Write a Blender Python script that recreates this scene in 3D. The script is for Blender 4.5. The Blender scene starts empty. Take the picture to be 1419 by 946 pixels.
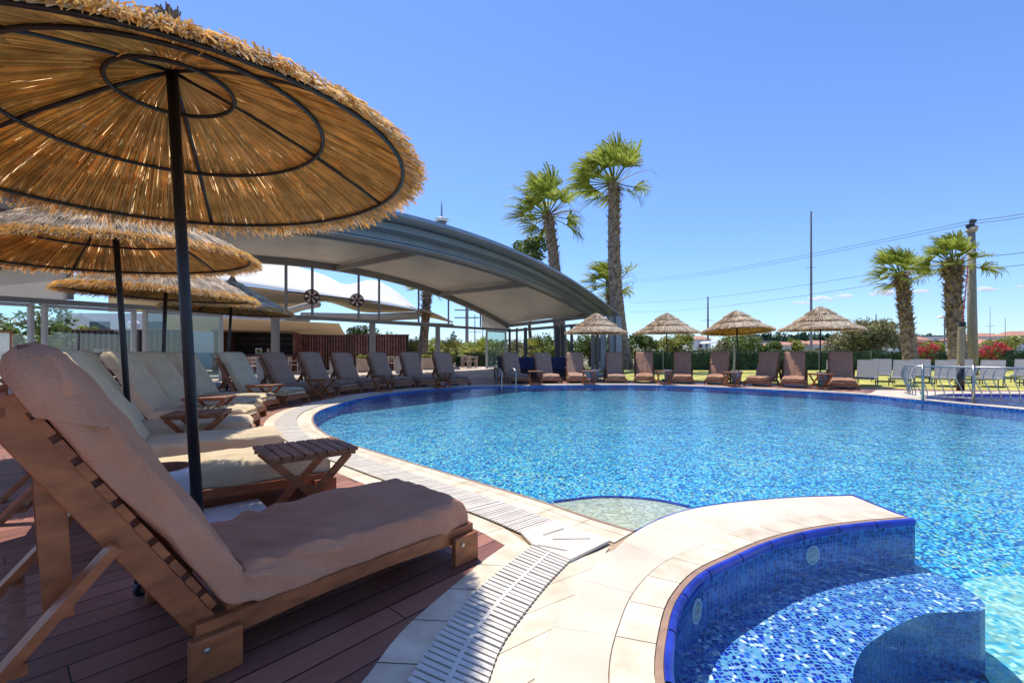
import bpy, bmesh, math, random
from math import sin, cos, pi, radians, sqrt, atan2
from mathutils import Vector, Matrix, noise
from mathutils.geometry import tessellate_polygon
rnd = random.Random(7)
COL = bpy.context.scene.collection
F_, U0, V0, HC = 630.0, 709.5, 488.0, 1.05

def G(u, v, z=0.0):
    """world point at height z seen at a photo position (used only to measure the ground plan)"""
    Y = (HC - z) * F_ / (v - V0)
    return Vector(((u - U0) / F_ * Y, Y))
def W(u, v, Y):
    return Vector(((u - U0) / F_ * Y, Y, HC + (V0 - v) / F_ * Y))

# ------------------------------------------------------------------ materials
def newmat(name):
    m = bpy.data.materials.new(name); m.use_nodes = True
    nt = m.node_tree
    return m, nt, nt.nodes['Principled BSDF'], nt.nodes['Material Output']
def setc(s, c): s.default_value = (c[0], c[1], c[2], 1)
def simple(name, c, rough=.6, metal=0, var=.15, vscale=6, bump=0, bscale=80, c2=None, island=0, spec=None, trans=0, stretch=None, coat=0):
    m, nt, b, out = newmat(name); N = nt.nodes; L = nt.links
    b.inputs['Roughness'].default_value = rough; b.inputs['Metallic'].default_value = metal
    if spec is not None: b.inputs['Specular IOR Level'].default_value = spec
    if coat: b.inputs['Coat Weight'].default_value = coat
    tc = N.new('ShaderNodeTexCoord'); co = tc.outputs['Object']
    if stretch:
        mp = N.new('ShaderNodeMapping'); mp.inputs['Scale'].default_value = stretch
        L.new(co, mp.inputs['Vector']); co = mp.outputs['Vector']
    nz = N.new('ShaderNodeTexNoise'); nz.inputs['Scale'].default_value = vscale; nz.inputs['Detail'].default_value = 5
    L.new(co, nz.inputs['Vector'])
    rp = N.new('ShaderNodeValToRGB')
    c2 = c2 or c
    lo = [x * (1 - var) for x in c]; hi = [min(1, x * (1 + var)) for x in c2]
    setc2 = lambda e, cc: setattr(e, 'color', (cc[0], cc[1], cc[2], 1))
    rp.color_ramp.elements[0].position = .3; rp.color_ramp.elements[1].position = .7
    setc2(rp.color_ramp.elements[0], lo); setc2(rp.color_ramp.elements[1], hi)
    L.new(nz.outputs['Fac'], rp.inputs['Fac']); colout = rp.outputs['Color']
    if island:
        g = N.new('ShaderNodeNewGeometry'); mr = N.new('ShaderNodeMapRange')
        mr.inputs['To Min'].default_value = 1 - island; mr.inputs['To Max'].default_value = 1 + island
        L.new(g.outputs['Random Per Island'], mr.inputs['Value'])
        vm = N.new('ShaderNodeVectorMath'); vm.operation = 'SCALE'
        L.new(colout, vm.inputs[0]); L.new(mr.outputs['Result'], vm.inputs['Scale']); colout = vm.outputs['Vector']
    L.new(colout, b.inputs['Base Color'])
    if bump:
        n2 = N.new('ShaderNodeTexNoise'); n2.inputs['Scale'].default_value = bscale; n2.inputs['Detail'].default_value = 3
        L.new(co, n2.inputs['Vector'])
        bp = N.new('ShaderNodeBump'); bp.inputs['Strength'].default_value = bump; bp.inputs['Distance'].default_value = .01
        L.new(n2.outputs['Fac'], bp.inputs['Height']); L.new(bp.outputs['Normal'], b.inputs['Normal'])
    if trans:
        t = N.new('ShaderNodeBsdfTranslucent'); L.new(colout, t.inputs['Color'])
        mx = N.new('ShaderNodeMixShader'); mx.inputs['Fac'].default_value = trans
        L.new(b.outputs['BSDF'], mx.inputs[1]); L.new(t.outputs['BSDF'], mx.inputs[2]); L.new(mx.outputs['Shader'], out.inputs['Surface'])
    return m

def math_node(N, L, op, a, b=None):
    n = N.new('ShaderNodeMath'); n.operation = op
    for i, x in enumerate((a, b)):
        if x is None: continue
        if isinstance(x, (int, float)): n.inputs[i].default_value = x
        else: L.new(x, n.inputs[i])
    return n.outputs[0]

def mosaic(name, tile, cols, groutc, distort, dscale, rough=.25, grout=.0, patch=.25):
    m, nt, b, out = newmat(name); N = nt.nodes; L = nt.links
    b.inputs['Roughness'].default_value = rough
    tc = N.new('ShaderNodeTexCoord')
    nz = N.new('ShaderNodeTexNoise'); nz.inputs['Scale'].default_value = dscale; nz.inputs['Detail'].default_value = 2
    L.new(tc.outputs['Object'], nz.inputs['Vector'])
    s = N.new('ShaderNodeVectorMath'); s.operation = 'SUBTRACT'; s.inputs[1].default_value = (.5, .5, .5); L.new(nz.outputs['Color'], s.inputs[0])
    s2 = N.new('ShaderNodeVectorMath'); s2.operation = 'SCALE'; s2.inputs['Scale'].default_value = distort; L.new(s.outputs[0], s2.inputs[0])
    a = N.new('ShaderNodeVectorMath'); a.operation = 'ADD'; L.new(tc.outputs['Object'], a.inputs[0]); L.new(s2.outputs[0], a.inputs[1])
    d = N.new('ShaderNodeVectorMath'); d.operation = 'SCALE'; d.inputs['Scale'].default_value = 1 / tile; L.new(a.outputs[0], d.inputs[0])
    vo = N.new('ShaderNodeTexVoronoi'); vo.inputs['Scale'].default_value = 1; vo.inputs['Randomness'].default_value = .25
    vo.distance = 'CHEBYCHEV'; L.new(d.outputs[0], vo.inputs['Vector'])
    sp = N.new('ShaderNodeSeparateColor'); L.new(vo.outputs['Color'], sp.inputs[0])
    n3 = N.new('ShaderNodeTexNoise'); n3.inputs['Scale'].default_value = 1.3; n3.inputs['Detail'].default_value = 3; L.new(tc.outputs['Object'], n3.inputs['Vector'])
    k = math_node(N, L, 'SUBTRACT', n3.outputs['Fac'], .5); k = math_node(N, L, 'MULTIPLY', k, patch * 2)
    f = math_node(N, L, 'ADD', sp.outputs[0], k)
    rp = N.new('ShaderNodeValToRGB'); cr = rp.color_ramp; cr.interpolation = 'CONSTANT'
    for i, (p, c) in enumerate(cols):
        e = cr.elements[i] if i < 2 else cr.elements.new(p)
        e.position = p; e.color = (*c, 1)
    L.new(f, rp.inputs['Fac'])
    base = rp.outputs['Color']
    # brightness change per tile
    mr = N.new('ShaderNodeMapRange'); mr.inputs['To Min'].default_value = .7; mr.inputs['To Max'].default_value = 1.25; L.new(sp.outputs[1], mr.inputs['Value'])
    vm = N.new('ShaderNodeVectorMath'); vm.operation = 'SCALE'; L.new(base, vm.inputs[0]); L.new(mr.outputs[0], vm.inputs['Scale']); base = vm.outputs['Vector']
    if grout:
        mx = N.new('ShaderNodeMix'); mx.data_type = 'RGBA'
        g = math_node(N, L, 'GREATER_THAN', vo.outputs['Distance'], grout)
        L.new(g, mx.inputs['Factor']); L.new(base, mx.inputs['A']); setc(mx.inputs['B'], groutc); base = mx.outputs['Result']
    L.new(base, b.inputs['Base Color'])
    return m

def deck_mat():
    m, nt, b, out = newmat('deck boards'); N = nt.nodes; L = nt.links
    tc = N.new('ShaderNodeTexCoord'); mp = N.new('ShaderNodeMapping'); mp.inputs['Rotation'].default_value = (0, 0, -radians(48.5))
    L.new(tc.outputs['Object'], mp.inputs['Vector'])
    sx = N.new('ShaderNodeSeparateXYZ'); L.new(mp.outputs[0], sx.inputs[0])
    y = math_node(N, L, 'DIVIDE', sx.outputs['Y'], .125)
    fy = math_node(N, L, 'FRACT', y); iy = math_node(N, L, 'FLOOR', y)
    # board ends, staggered from board to board
    x = math_node(N, L, 'DIVIDE', sx.outputs['X'], 1.9); st = math_node(N, L, 'MULTIPLY', iy, .37); x = math_node(N, L, 'ADD', x, st)
    fx = math_node(N, L, 'FRACT', x); ix = math_node(N, L, 'FLOOR', x)
    gap = math_node(N, L, 'LESS_THAN', fy, .06)
    gx = math_node(N, L, 'LESS_THAN', fx, .003); gap = math_node(N, L, 'MAXIMUM', gap, gx)
    cb = N.new('ShaderNodeCombineXYZ'); L.new(ix, cb.inputs[0]); L.new(iy, cb.inputs[1])
    wn = N.new('ShaderNodeTexWhiteNoise'); L.new(cb.outputs[0], wn.inputs['Vector'])
    nz = N.new('ShaderNodeTexNoise'); nz.inputs['Scale'].default_value = 3; nz.inputs['Detail'].default_value = 8; nz.inputs['Roughness'].default_value = .7
    mp2 = N.new('ShaderNodeMapping'); mp2.inputs['Scale'].default_value = (1, 14, 1); L.new(mp.outputs[0], mp2.inputs['Vector']); L.new(mp2.outputs[0], nz.inputs['Vector'])
    k = math_node(N, L, 'MULTIPLY', nz.outputs['Fac'], .6); k2 = math_node(N, L, 'MULTIPLY', wn.outputs['Value'], .4); k = math_node(N, L, 'ADD', k, k2)
    rp = N.new('ShaderNodeValToRGB'); rp.color_ramp.elements[0].position = .25; rp.color_ramp.elements[1].position = .75
    rp.color_ramp.elements[0].color = (.17, .055, .032, 1); rp.color_ramp.elements[1].color = (.38, .15, .092, 1); L.new(k, rp.inputs['Fac'])
    # dusty wear patches
    n4 = N.new('ShaderNodeTexNoise'); n4.inputs['Scale'].default_value = 2.2; n4.inputs['Detail'].default_value = 6; L.new(tc.outputs['Object'], n4.inputs['Vector'])
    r4 = N.new('ShaderNodeMapRange'); r4.inputs['From Min'].default_value = .5; r4.inputs['From Max'].default_value = .8; r4.inputs['To Max'].default_value = .35; L.new(n4.outputs['Fac'], r4.inputs['Value'])
    md = N.new('ShaderNodeMix'); md.data_type = 'RGBA'; L.new(r4.outputs[0], md.inputs['Factor']); L.new(rp.outputs[0], md.inputs['A']); setc(md.inputs['B'], (.38, .22, .16))
    mx = N.new('ShaderNodeMix'); mx.data_type = 'RGBA'; L.new(gap, mx.inputs['Factor']); L.new(md.outputs['Result'], mx.inputs['A']); setc(mx.inputs['B'], (.012, .006, .005))
    L.new(mx.outputs['Result'], b.inputs['Base Color'])
    rr = N.new('ShaderNodeMapRange'); rr.inputs['To Min'].default_value = .35; rr.inputs['To Max'].default_value = .65; L.new(n4.outputs['Fac'], rr.inputs['Value']); L.new(rr.outputs[0], b.inputs['Roughness'])
    hh = math_node(N, L, 'MULTIPLY', gap, -1.0); gr = math_node(N, L, 'MULTIPLY', nz.outputs['Fac'], .12); hh = math_node(N, L, 'ADD', hh, gr)
    bp = N.new('ShaderNodeBump'); bp.inputs['Distance'].default_value = .006; bp.inputs['Strength'].default_value = .8; L.new(hh, bp.inputs['Height']); L.new(bp.outputs[0], b.inputs['Normal'])
    return m

def water_mat():
    m, nt, b, out = newmat('water'); N = nt.nodes; L = nt.links; N.remove(b)
    tc = N.new('ShaderNodeTexCoord')
    n1 = N.new('ShaderNodeTexNoise'); n1.inputs['Scale'].default_value = 5; n1.inputs['Detail'].default_value = 3; n1.inputs['Distortion'].default_value = .6; L.new(tc.outputs['Object'], n1.inputs['Vector'])
    n2 = N.new('ShaderNodeTexNoise'); n2.inputs['Scale'].default_value = 16; n2.inputs['Detail'].default_value = 2; L.new(tc.outputs['Object'], n2.inputs['Vector'])
    h = math_node(N, L, 'MULTIPLY', n2.outputs['Fac'], .3); h = math_node(N, L, 'ADD', h, n1.outputs['Fac'])
    bp = N.new('ShaderNodeBump'); bp.inputs['Distance'].default_value = .03; bp.inputs['Strength'].default_value = .6; L.new(h, bp.inputs['Height'])
    fr = N.new('ShaderNodeFresnel'); fr.inputs['IOR'].default_value = 1.28; L.new(bp.outputs[0], fr.inputs['Normal'])
    gl = N.new('ShaderNodeBsdfGlossy'); gl.inputs['Roughness'].default_value = .06; L.new(bp.outputs[0], gl.inputs['Normal'])
    tr = N.new('ShaderNodeBsdfTransparent'); setc(tr.inputs['Color'], (.86, .98, 1.0))
    mx = N.new('ShaderNodeMixShader'); L.new(fr.outputs[0], mx.inputs[0]); L.new(tr.outputs[0], mx.inputs[1]); L.new(gl.outputs[0], mx.inputs[2])
    L.new(mx.outputs[0], out.inputs['Surface'])
    return m
def glass_mat(name='window glass', tint=(.82, .93, .92), fac=None):
    m, nt, b, out = newmat(name); N = nt.nodes; L = nt.links; N.remove(b)
    fr = N.new('ShaderNodeFresnel'); fr.inputs['IOR'].default_value = 1.5
    k = math_node(N, L, 'ADD', fr.outputs[0], .08)
    gl = N.new('ShaderNodeBsdfGlossy'); gl.inputs['Roughness'].default_value = .01
    tr = N.new('ShaderNodeBsdfTransparent'); setc(tr.inputs['Color'], tint)
    mx = N.new('ShaderNodeMixShader'); L.new(k, mx.inputs[0]); L.new(tr.outputs[0], mx.inputs[1]); L.new(gl.outputs[0], mx.inputs[2])
    if fac:
        df = N.new('ShaderNodeBsdfDiffuse'); setc(df.inputs['Color'], fac[1]); m2 = N.new('ShaderNodeMixShader'); m2.inputs[0].default_value = fac[0]
        L.new(mx.outputs[0], m2.inputs[1]); L.new(df.outputs[0], m2.inputs[2]); L.new(m2.outputs[0], out.inputs['Surface'])
    else: L.new(mx.outputs[0], out.inputs['Surface'])
    return m

M = {}
def cloth(name, c):
    m = simple(name, c, .95, var=.10, vscale=4, spec=.1); nt = m.node_tree; N = nt.nodes; L = nt.links; b = nt.nodes['Principled BSDF']
    tc = N.new('ShaderNodeTexCoord'); n1 = N.new('ShaderNodeTexNoise'); n1.inputs['Scale'].default_value = 260; n1.inputs['Detail'].default_value = 2; L.new(tc.outputs['Object'], n1.inputs['Vector'])
    mp = N.new('ShaderNodeMapping'); mp.inputs['Scale'].default_value = (4, 22, 6); mp.inputs['Rotation'].default_value = (0, .4, .35); L.new(tc.outputs['Object'], mp.inputs['Vector'])
    n2 = N.new('ShaderNodeTexNoise'); n2.inputs['Scale'].default_value = 1; n2.inputs['Detail'].default_value = 5; n2.inputs['Distortion'].default_value = .8; L.new(mp.outputs[0], n2.inputs['Vector'])
    b1 = N.new('ShaderNodeBump'); b1.inputs['Distance'].default_value = .03; b1.inputs['Strength'].default_value = .6; L.new(n2.outputs['Fac'], b1.inputs['Height'])
    b2 = N.new('ShaderNodeBump'); b2.inputs['Distance'].default_value = .006; b2.inputs['Strength'].default_value = 1; L.new(n1.outputs['Fac'], b2.inputs['Height']); L.new(b1.outputs[0], b2.inputs['Normal']); L.new(b2.outputs[0], b.inputs['Normal'])
    b.inputs['Sheen Weight'].default_value = .04; b.inputs['Sheen Roughness'].default_value = .5
    return m
M['straw'] = simple('dry reed', (.86, .57, .19), .65, var=.12, vscale=9, c2=(.93, .68, .29), island=.3, trans=.62, spec=.25)
def reed_mat():
    m, nt, b, out = newmat('reed mat'); N = nt.nodes; L = nt.links; b.inputs['Roughness'].default_value = .7
    tc = N.new('ShaderNodeTexCoord'); sx = N.new('ShaderNodeSeparateXYZ'); L.new(tc.outputs['Object'], sx.inputs[0])
    a = math_node(N, L, 'ARCTAN2', sx.outputs['Y'], sx.outputs['X']); a = math_node(N, L, 'MULTIPLY', a, 70)
    x2 = math_node(N, L, 'MULTIPLY', sx.outputs['X'], sx.outputs['X']); y2 = math_node(N, L, 'MULTIPLY', sx.outputs['Y'], sx.outputs['Y']); r = math_node(N, L, 'SQRT', math_node(N, L, 'ADD', x2, y2)); r = math_node(N, L, 'MULTIPLY', r, 2.5)
    cb = N.new('ShaderNodeCombineXYZ'); L.new(a, cb.inputs[0]); L.new(r, cb.inputs[1])
    nz = N.new('ShaderNodeTexNoise'); nz.inputs['Scale'].default_value = 1.0; nz.inputs['Detail'].default_value = 3; L.new(cb.outputs[0], nz.inputs['Vector'])
    rp = N.new('ShaderNodeValToRGB'); cr_ = rp.color_ramp; cr_.elements[0].position = .30; cr_.elements[0].color = (.58, .32, .08, 1); cr_.elements[1].position = .48; cr_.elements[1].color = (.84, .54, .17, 1)
    e = cr_.elements.new(.68); e.color = (.92, .66, .28, 1); L.new(nz.outputs['Fac'], rp.inputs['Fac']); L.new(rp.outputs[0], b.inputs['Base Color'])
    t = N.new('ShaderNodeBsdfTranslucent'); L.new(rp.outputs[0], t.inputs['Color']); mx = N.new('ShaderNodeMixShader'); mx.inputs[0].default_value = .66
    L.new(b.outputs[0], mx.inputs[1]); L.new(t.outputs[0], mx.inputs[2]); L.new(mx.outputs[0], out.inputs['Surface']); return m
M['straw_dark'] = reed_mat()
M['straw_top'] = simple('sun bleached reed', (.76, .62, .46), .8, var=.2, vscale=7, c2=(.86, .75, .60), island=.3, trans=.55, spec=.2)
M['straw_dark'] = simple('reed mat', (.92, .70, .38), .9, var=.08, vscale=30, trans=.8, spec=.1)
M['black_metal'] = simple('black painted steel', (.012, .013, .016), .45, var=.3, vscale=12, bump=.15, bscale=120)
M['teak'] = simple('oiled teak', (.25, .072, .021), .45, var=.18, vscale=5, c2=(.33, .105, .032), bump=.1, bscale=30, stretch=(2, 5, 5))
M['teak_dark'] = simple('weathered teak', (.19, .066, .025), .6, var=.3, vscale=4, c2=(.28, .115, .05), bump=.25, bscale=40, stretch=(12, 2, 12), island=.25)
M['towel_brown'] = cloth('brown terry cloth', (.56, .275, .165))
M['towel_cream'] = cloth('cream terry cloth', (.68, .54, .34))
M['towel_taupe'] = cloth('taupe terry cloth', (.41, .255, .18))
M['towel_far'] = cloth('faded brown terry cloth', (.40, .22, .14))
M['stone'] = simple('cream travertine', (.62, .49, .33), .6, var=.16, vscale=7, c2=(.68, .57, .41), island=.11, bump=.12, bscale=60)
M['stone_big'] = simple('pale travertine slab', (.62, .51, .37), .55, var=.1, vscale=2.5, c2=(.67, .57, .43), island=.04, bump=.08, bscale=50)
M['grout'] = simple('grout', (.40, .29, .18), .9, var=.2, vscale=20)
M['nosing'] = simple('brown nosing', (.34, .20, .12), .5, var=.2, vscale=15)
M['white_plastic'] = simple('white drain plastic', (.68, .61, .50), .45, var=.1, vscale=8)
M['channel'] = simple('drain channel', (.24, .20, .15), .8, var=.3)
M['blue_tile'] = simple('glazed blue rim tile', (.012, .022, .26), .15, var=.3, vscale=9, c2=(.02, .04, .36))
M['steel'] = simple('polished stainless steel', (.40, .40, .37), .4, metal=1, var=.05)
M['alu_blue'] = simple('grey blue coated aluminium', (.26, .30, .35), .38, metal=.3, var=.08, vscale=1.5)
M['alu_grey'] = simple('grey coated aluminium', (.23, .22, .215), .5, metal=.1, var=.08, vscale=2)
M['alu_dark'] = simple('dark grey aluminium', (.06, .065, .07), .5, var=.1)
M['panel'] = simple('cream ceiling panel', (.82, .76, .65), .35, var=.07, vscale=.8, c2=(.86, .80, .70), trans=.16)
M['frame_white'] = simple('pale grey door frame', (.50, .48, .46), .5, var=.06)
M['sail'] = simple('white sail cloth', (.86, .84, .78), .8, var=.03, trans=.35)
M['sail_beige_shaded'] = simple('beige and shaded sail cloth', (.72, .60, .42), .8, var=.05, trans=.25)  # awning beige; on the sail it paints the underside's shade
M['wood_dark'] = simple('dark brown cladding', (.17, .065, .045), .6, var=.3, vscale=5, c2=(.22, .09, .065), island=.3)
M['black_in'] = simple('dark bar interior', (.012, .010, .010), .7, var=.3)
M['wood_light'] = simple('bleached wood', (.52, .40, .31), .6, var=.2, vscale=9)
M['planter'] = simple('pale concrete planter', (.50, .45, .40), .8, var=.12)
M['pot_white'] = simple('white painted pot', (.70, .72, .78), .5, var=.08, vscale=14)
M['terracotta'] = simple('terracotta', (.30, .10, .055), .8, var=.2)
M['slab'] = simple('painted concrete slab', (.60, .59, .58), .75, var=.15, vscale=7)
M['soil'] = simple('sandy soil', (.06, .04, .03), .95, var=.4, vscale=30)
M['paving'] = simple('pale terrace paving', (.50, .40, .31), .8, var=.12, vscale=1.5, bump=.2, bscale=20)
M['grass'] = simple('lawn', (.27, .29, .04), .9, var=.4, vscale=1.2, c2=(.46, .41, .09), bump=.9, bscale=40)
M['ground'] = simple('dry ground', (.16, .15, .07), .95, var=.4, vscale=.06, c2=(.22, .19, .11))
M['leaf'] = simple('green foliage', (.08, .13, .022), .5, var=.4, vscale=2, c2=(.15, .20, .04), island=.5, trans=.3)
M['leaf_light'] = simple('yellow green foliage', (.24, .27, .04), .5, var=.35, vscale=2, c2=(.34, .34, .06), island=.5, trans=.35)
M['leaf_dark'] = simple('dark hedge foliage', (.018, .055, .020), .6, var=.4, vscale=2, c2=(.035, .085, .03), island=.5, trans=.15)
M['leaf_olive'] = simple('olive foliage', (.20, .20, .075), .6, var=.3, vscale=1, c2=(.30, .28, .12), island=.5, trans=.25)
M['leaf_red'] = simple('red bougainvillea', (.55, .012, .04), .6, var=.3, vscale=3, c2=(.65, .03, .09), island=.4, trans=.3)
M['palm_leaf'] = simple('palm frond', (.24, .30, .03), .6, spec=.12, var=.3, vscale=3, c2=(.38, .42, .08), island=.45, trans=.35)
M['palm_dead'] = simple('dry frond', (.30, .20, .12), .8, var=.3, vscale=3, island=.4)
M['palm_trunk'] = simple('palm trunk fibre', (.19, .125, .08), .9, var=.45, vscale=6, c2=(.30, .22, .15), island=.45, bump=.4, bscale=25)
M['bark'] = simple('bark', (.12, .08, .05), .9, var=.4, vscale=8)
M['sling'] = simple('grey mesh fabric', (.27, .265, .255), .7, var=.06, bump=.3, bscale=200)
M['wicker'] = simple('dark wicker', (.045, .04, .045), .7, var=.4, vscale=40, bump=.5, bscale=120)
M['navy'] = simple('navy cushion', (.03, .045, .12), .85, var=.2)
M['wall_white'] = simple('white render', (.72, .70, .67), .85, var=.06)
M['wall_brick'] = simple('orange brown render', (.42, .17, .10), .85, var=.1)
M['roof_red'] = simple('clay roof tiles', (.46, .22, .14), .85, var=.25, vscale=3, bump=.6, bscale=6)
M['pane_dark'] = simple('dark window pane', (.05, .06, .08), .1, var=.2)
M['concrete'] = simple('weathered concrete', (.30, .27, .23), .85, var=.2, vscale=4, stretch=(3, 3, .6))
M['pole_wood'] = simple('grey pole', (.34, .30, .26), .8, var=.15)
M['fan_red'] = simple('dark red fan body', (.10, .022, .018), .5, var=.2)
M['white_paint'] = simple('white paint', (.80, .78, .76), .5, var=.04)
M['rope'] = simple('woven rope', (.40, .32, .16), .85, var=.35, vscale=30)
M['red_paint'] = simple('red rod paint', (.45, .03, .09), .5, var=.1)
M['cable'] = simple('cable', (.05, .05, .06), .7)
m_, nt_, b_, o_ = newmat('cloud'); nt_.nodes.remove(b_); vs_ = nt_.nodes.new('ShaderNodeVolumeScatter'); vs_.inputs['Density'].default_value = .12; vs_.inputs['Anisotropy'].default_value = .3; nt_.links.new(vs_.outputs[0], o_.inputs['Volume']); M['cloud'] = m_
M['deck'] = deck_mat(); M['water'] = water_mat(); M['glass'] = glass_mat(); M['glass_green'] = glass_mat('greenish glass', (.60, .80, .74), (.22, (.35, .52, .46)))
M['vinyl'] = simple('white vinyl lettering', (.75, .75, .72), .5, var=.02)
B1, B2, B3, B4, B5, B6, B7 = (.006, .05, .26), (.015, .15, .45), (.035, .32, .58), (.11, .54, .66), (.24, .66, .62), (.50, .62, .42), (.10, .36, .24)
M['mos_main'] = mosaic('pool mosaic', .022, [(0, B1), (.18, B2), (.38, B3), (.58, B4), (.77, B5), (.86, B7), (.92, B6)], (.3, .5, .6), .05, 9)
M['mos_wall'] = mosaic('blue wall mosaic', .026, [(0, (.006, .02, .20)), (.3, (.01, .04, .34)), (.65, (.015, .08, .44)), (.9, (.03, .18, .50))], (.08, .24, .52), .035, 12, grout=.40)
M['mos_spa'] = mosaic('royal blue step mosaic', .021, [(0, (.008, .012, .26)), (.4, (.012, .025, .40)), (.62, (.03, .12, .50)), (.76, (.26, .34, .62)), (.90, (.80, .76, .70))], (.14, .34, .50), .075, 11, grout=.40, patch=.1)  # pale tiles of the mosaic, share raised to paint the sunlit step's sparkle
M['mos_riser_shaded'] = mosaic('shaded riser mosaic', .021, [(0, (.006, .02, .20)), (.4, (.010, .035, .30)), (.75, (.015, .08, .38))], (.05, .16, .36), .06, 12, grout=.42)  # step mosaic in darker colours, the risers' shade painted in
M['mos_pale'] = mosaic('pale ledge mosaic', .02, [(0, (.50, .44, .32)), (.5, (.60, .54, .42)), (.8, (.44, .42, .34))], (.4, .4, .3), .01, 10, patch=.1)
M['mos_aqua'] = mosaic('pale aqua mosaic', .03, [(0, (.10, .40, .50)), (.3, (.26, .52, .48)), (.65, (.46, .64, .50))], (.4, .5, .45), .08, 8, patch=.3)
M['mos_kids'] = mosaic('violet blue mosaic', .03, [(0, (.05, .05, .30)), (.4, (.09, .09, .42)), (.75, (.16, .18, .5))], (.4, .4, .5), .01, 10, patch=.2)

# ------------------------------------------------------------------ objects
def tag(o, label=None, cat=None, group=None, kind=None):
    if label: o['label'] = label
    if cat: o['category'] = cat
    if group: o['group'] = group
    if kind: o['kind'] = kind
    return o
def empty(name, loc=(0, 0, 0), rz=0, label=None, cat=None, group=None):
    o = bpy.data.objects.new(name, None); COL.objects.link(o)
    o.location = (loc[0], loc[1], loc[2] if len(loc) > 2 else 0); o.rotation_euler = (0, 0, rz); o.empty_display_size = .1
    return tag(o, label, cat, group)
class MB:
    def __init__(s): s.v = []; s.f = []
    def add(s, vs, fs):
        n = len(s.v); s.v.extend([tuple(x) for x in vs]); s.f.extend([tuple(i + n for i in f) for f in fs])
    def box(s, c, d, mat=None, top=1.0):
        x, y, z = d[0] / 2, d[1] / 2, d[2] / 2
        vs = [Vector((a * x * (top if cz > 0 else 1), b * y * (top if cz > 0 else 1), cz * z)) for cz in (-1, 1) for a, b in ((-1, -1), (1, -1), (1, 1), (-1, 1))]
        if mat is not None: vs = [mat @ v for v in vs]
        vs = [v + Vector(c) for v in vs]
        s.add(vs, [(3, 2, 1, 0), (4, 5, 6, 7), (0, 1, 5, 4), (1, 2, 6, 5), (2, 3, 7, 6), (3, 0, 4, 7)])
    def bar(s, p, q, w, h, up=(0, 0, 1)):
        p = Vector(p); q = Vector(q); d = (q - p); Ln = d.length; d.normalize()
        side = d.cross(Vector(up));
        if side.length < 1e-4: side = d.cross(Vector((0, 1, 0)))
        side.normalize(); u = side.cross(d)
        vs = []
        for e in (p, q):
            for a, b in ((-1, -1), (1, -1), (1, 1), (-1, 1)): vs.append(e + side * a * w / 2 + u * b * h / 2)
        s.add(vs, [(3, 2, 1, 0), (4, 5, 6, 7), (0, 1, 5, 4), (1, 2, 6, 5), (2, 3, 7, 6), (3, 0, 4, 7)])
    def tube(s, pts, r, n=8, closed=False, caps=True):
        pts = [Vector(p) for p in pts]; N = len(pts)
        rs = r if isinstance(r, (list, tuple)) else [r] * N
        t0 = (pts[1] - pts[0]).normalized()
        ref = Vector((0, 0, 1)) if abs(t0.z) < .9 else Vector((1, 0, 0))
        nrm = t0.cross(ref).normalized(); base = len(s.v); vs = []
        for i, p in enumerate(pts):
            if closed: t = (pts[(i + 1) % N] - pts[i - 1]).normalized()
            else: t = (pts[min(i + 1, N - 1)] - pts[max(i - 1, 0)]).normalized()
            nrm = (nrm - t * nrm.dot(t)).normalized(); b = t.cross(nrm)
            for k in range(n):
                a = 2 * pi * k / n; vs.append(p + (nrm * cos(a) + b * sin(a)) * rs[i])
        fs = []
        for i in range(N if closed else N - 1):
            j = (i + 1) % N
            for k in range(n): fs.append((i * n + k, i * n + (k + 1) % n, j * n + (k + 1) % n, j * n + k))
        if not closed and caps: fs.append(tuple(reversed(range(n)))); fs.append(tuple((N - 1) * n + k for k in range(n)))
        s.add(vs, fs)
    def lathe(s, prof, c=(0, 0, 0), n=24):
        c = Vector(c); vs = []; m = len(prof)
        for k in range(n):
            a = 2 * pi * k / n
            for r, z in prof: vs.append(c + Vector((r * cos(a), r * sin(a), z)))
        fs = []
        for k in range(n):
            j = (k + 1) % n
            for i in range(m - 1): fs.append((k * m + i, j * m + i, j * m + i + 1, k * m + i + 1))
        s.add(vs, fs)
    def prism(s, loop, z0, z1, bottom=True):
        n = len(loop); vs = [(p[0], p[1], z1) for p in loop] + [(p[0], p[1], z0) for p in loop]
        tris = tessellate_polygon([[Vector((p[0], p[1], 0)) for p in loop]])
        fs = []
        for t in tris:
            a, b, c = [Vector(vs[i]) for i in t]
            if (b - a).cross(c - a).z < 0: t = (t[0], t[2], t[1])
            fs.append(tuple(t))
            if bottom: fs.append(tuple(i + n for i in reversed(t)))
        for i in range(n): fs.append((i, (i + 1) % n, n + (i + 1) % n, n + i))
        s.add(vs, fs)
    def build(s, name, mat, parent=None, smooth=False, bevel=0, sub=0):
        me = bpy.data.meshes.new(name); me.from_pydata(s.v, [], s.f); me.validate(clean_customdata=False); me.update()
        if smooth:
            me.polygons.foreach_set('use_smooth', [True] * len(me.polygons))
        me.materials.append(mat)
        o = bpy.data.objects.new(name, me); COL.objects.link(o)
        if parent: o.parent = parent
        if bevel:
            b = o.modifiers.new('b', 'BEVEL'); b.width = bevel; b.segments = 2; b.limit_method = 'ANGLE'; b.angle_limit = radians(50)
        if sub:
            b = o.modifiers.new('s', 'SUBSURF'); b.levels = sub; b.render_levels = sub
        return o
def fixn(o):
    bm = bmesh.new(); bm.from_mesh(o.data); bmesh.ops.recalc_face_normals(bm, faces=bm.faces); bm.to_mesh(o.data); bm.free(); return o
def kids(o): return [c for c in COL.objects if c.parent == o]
CHILD = {}
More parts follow.
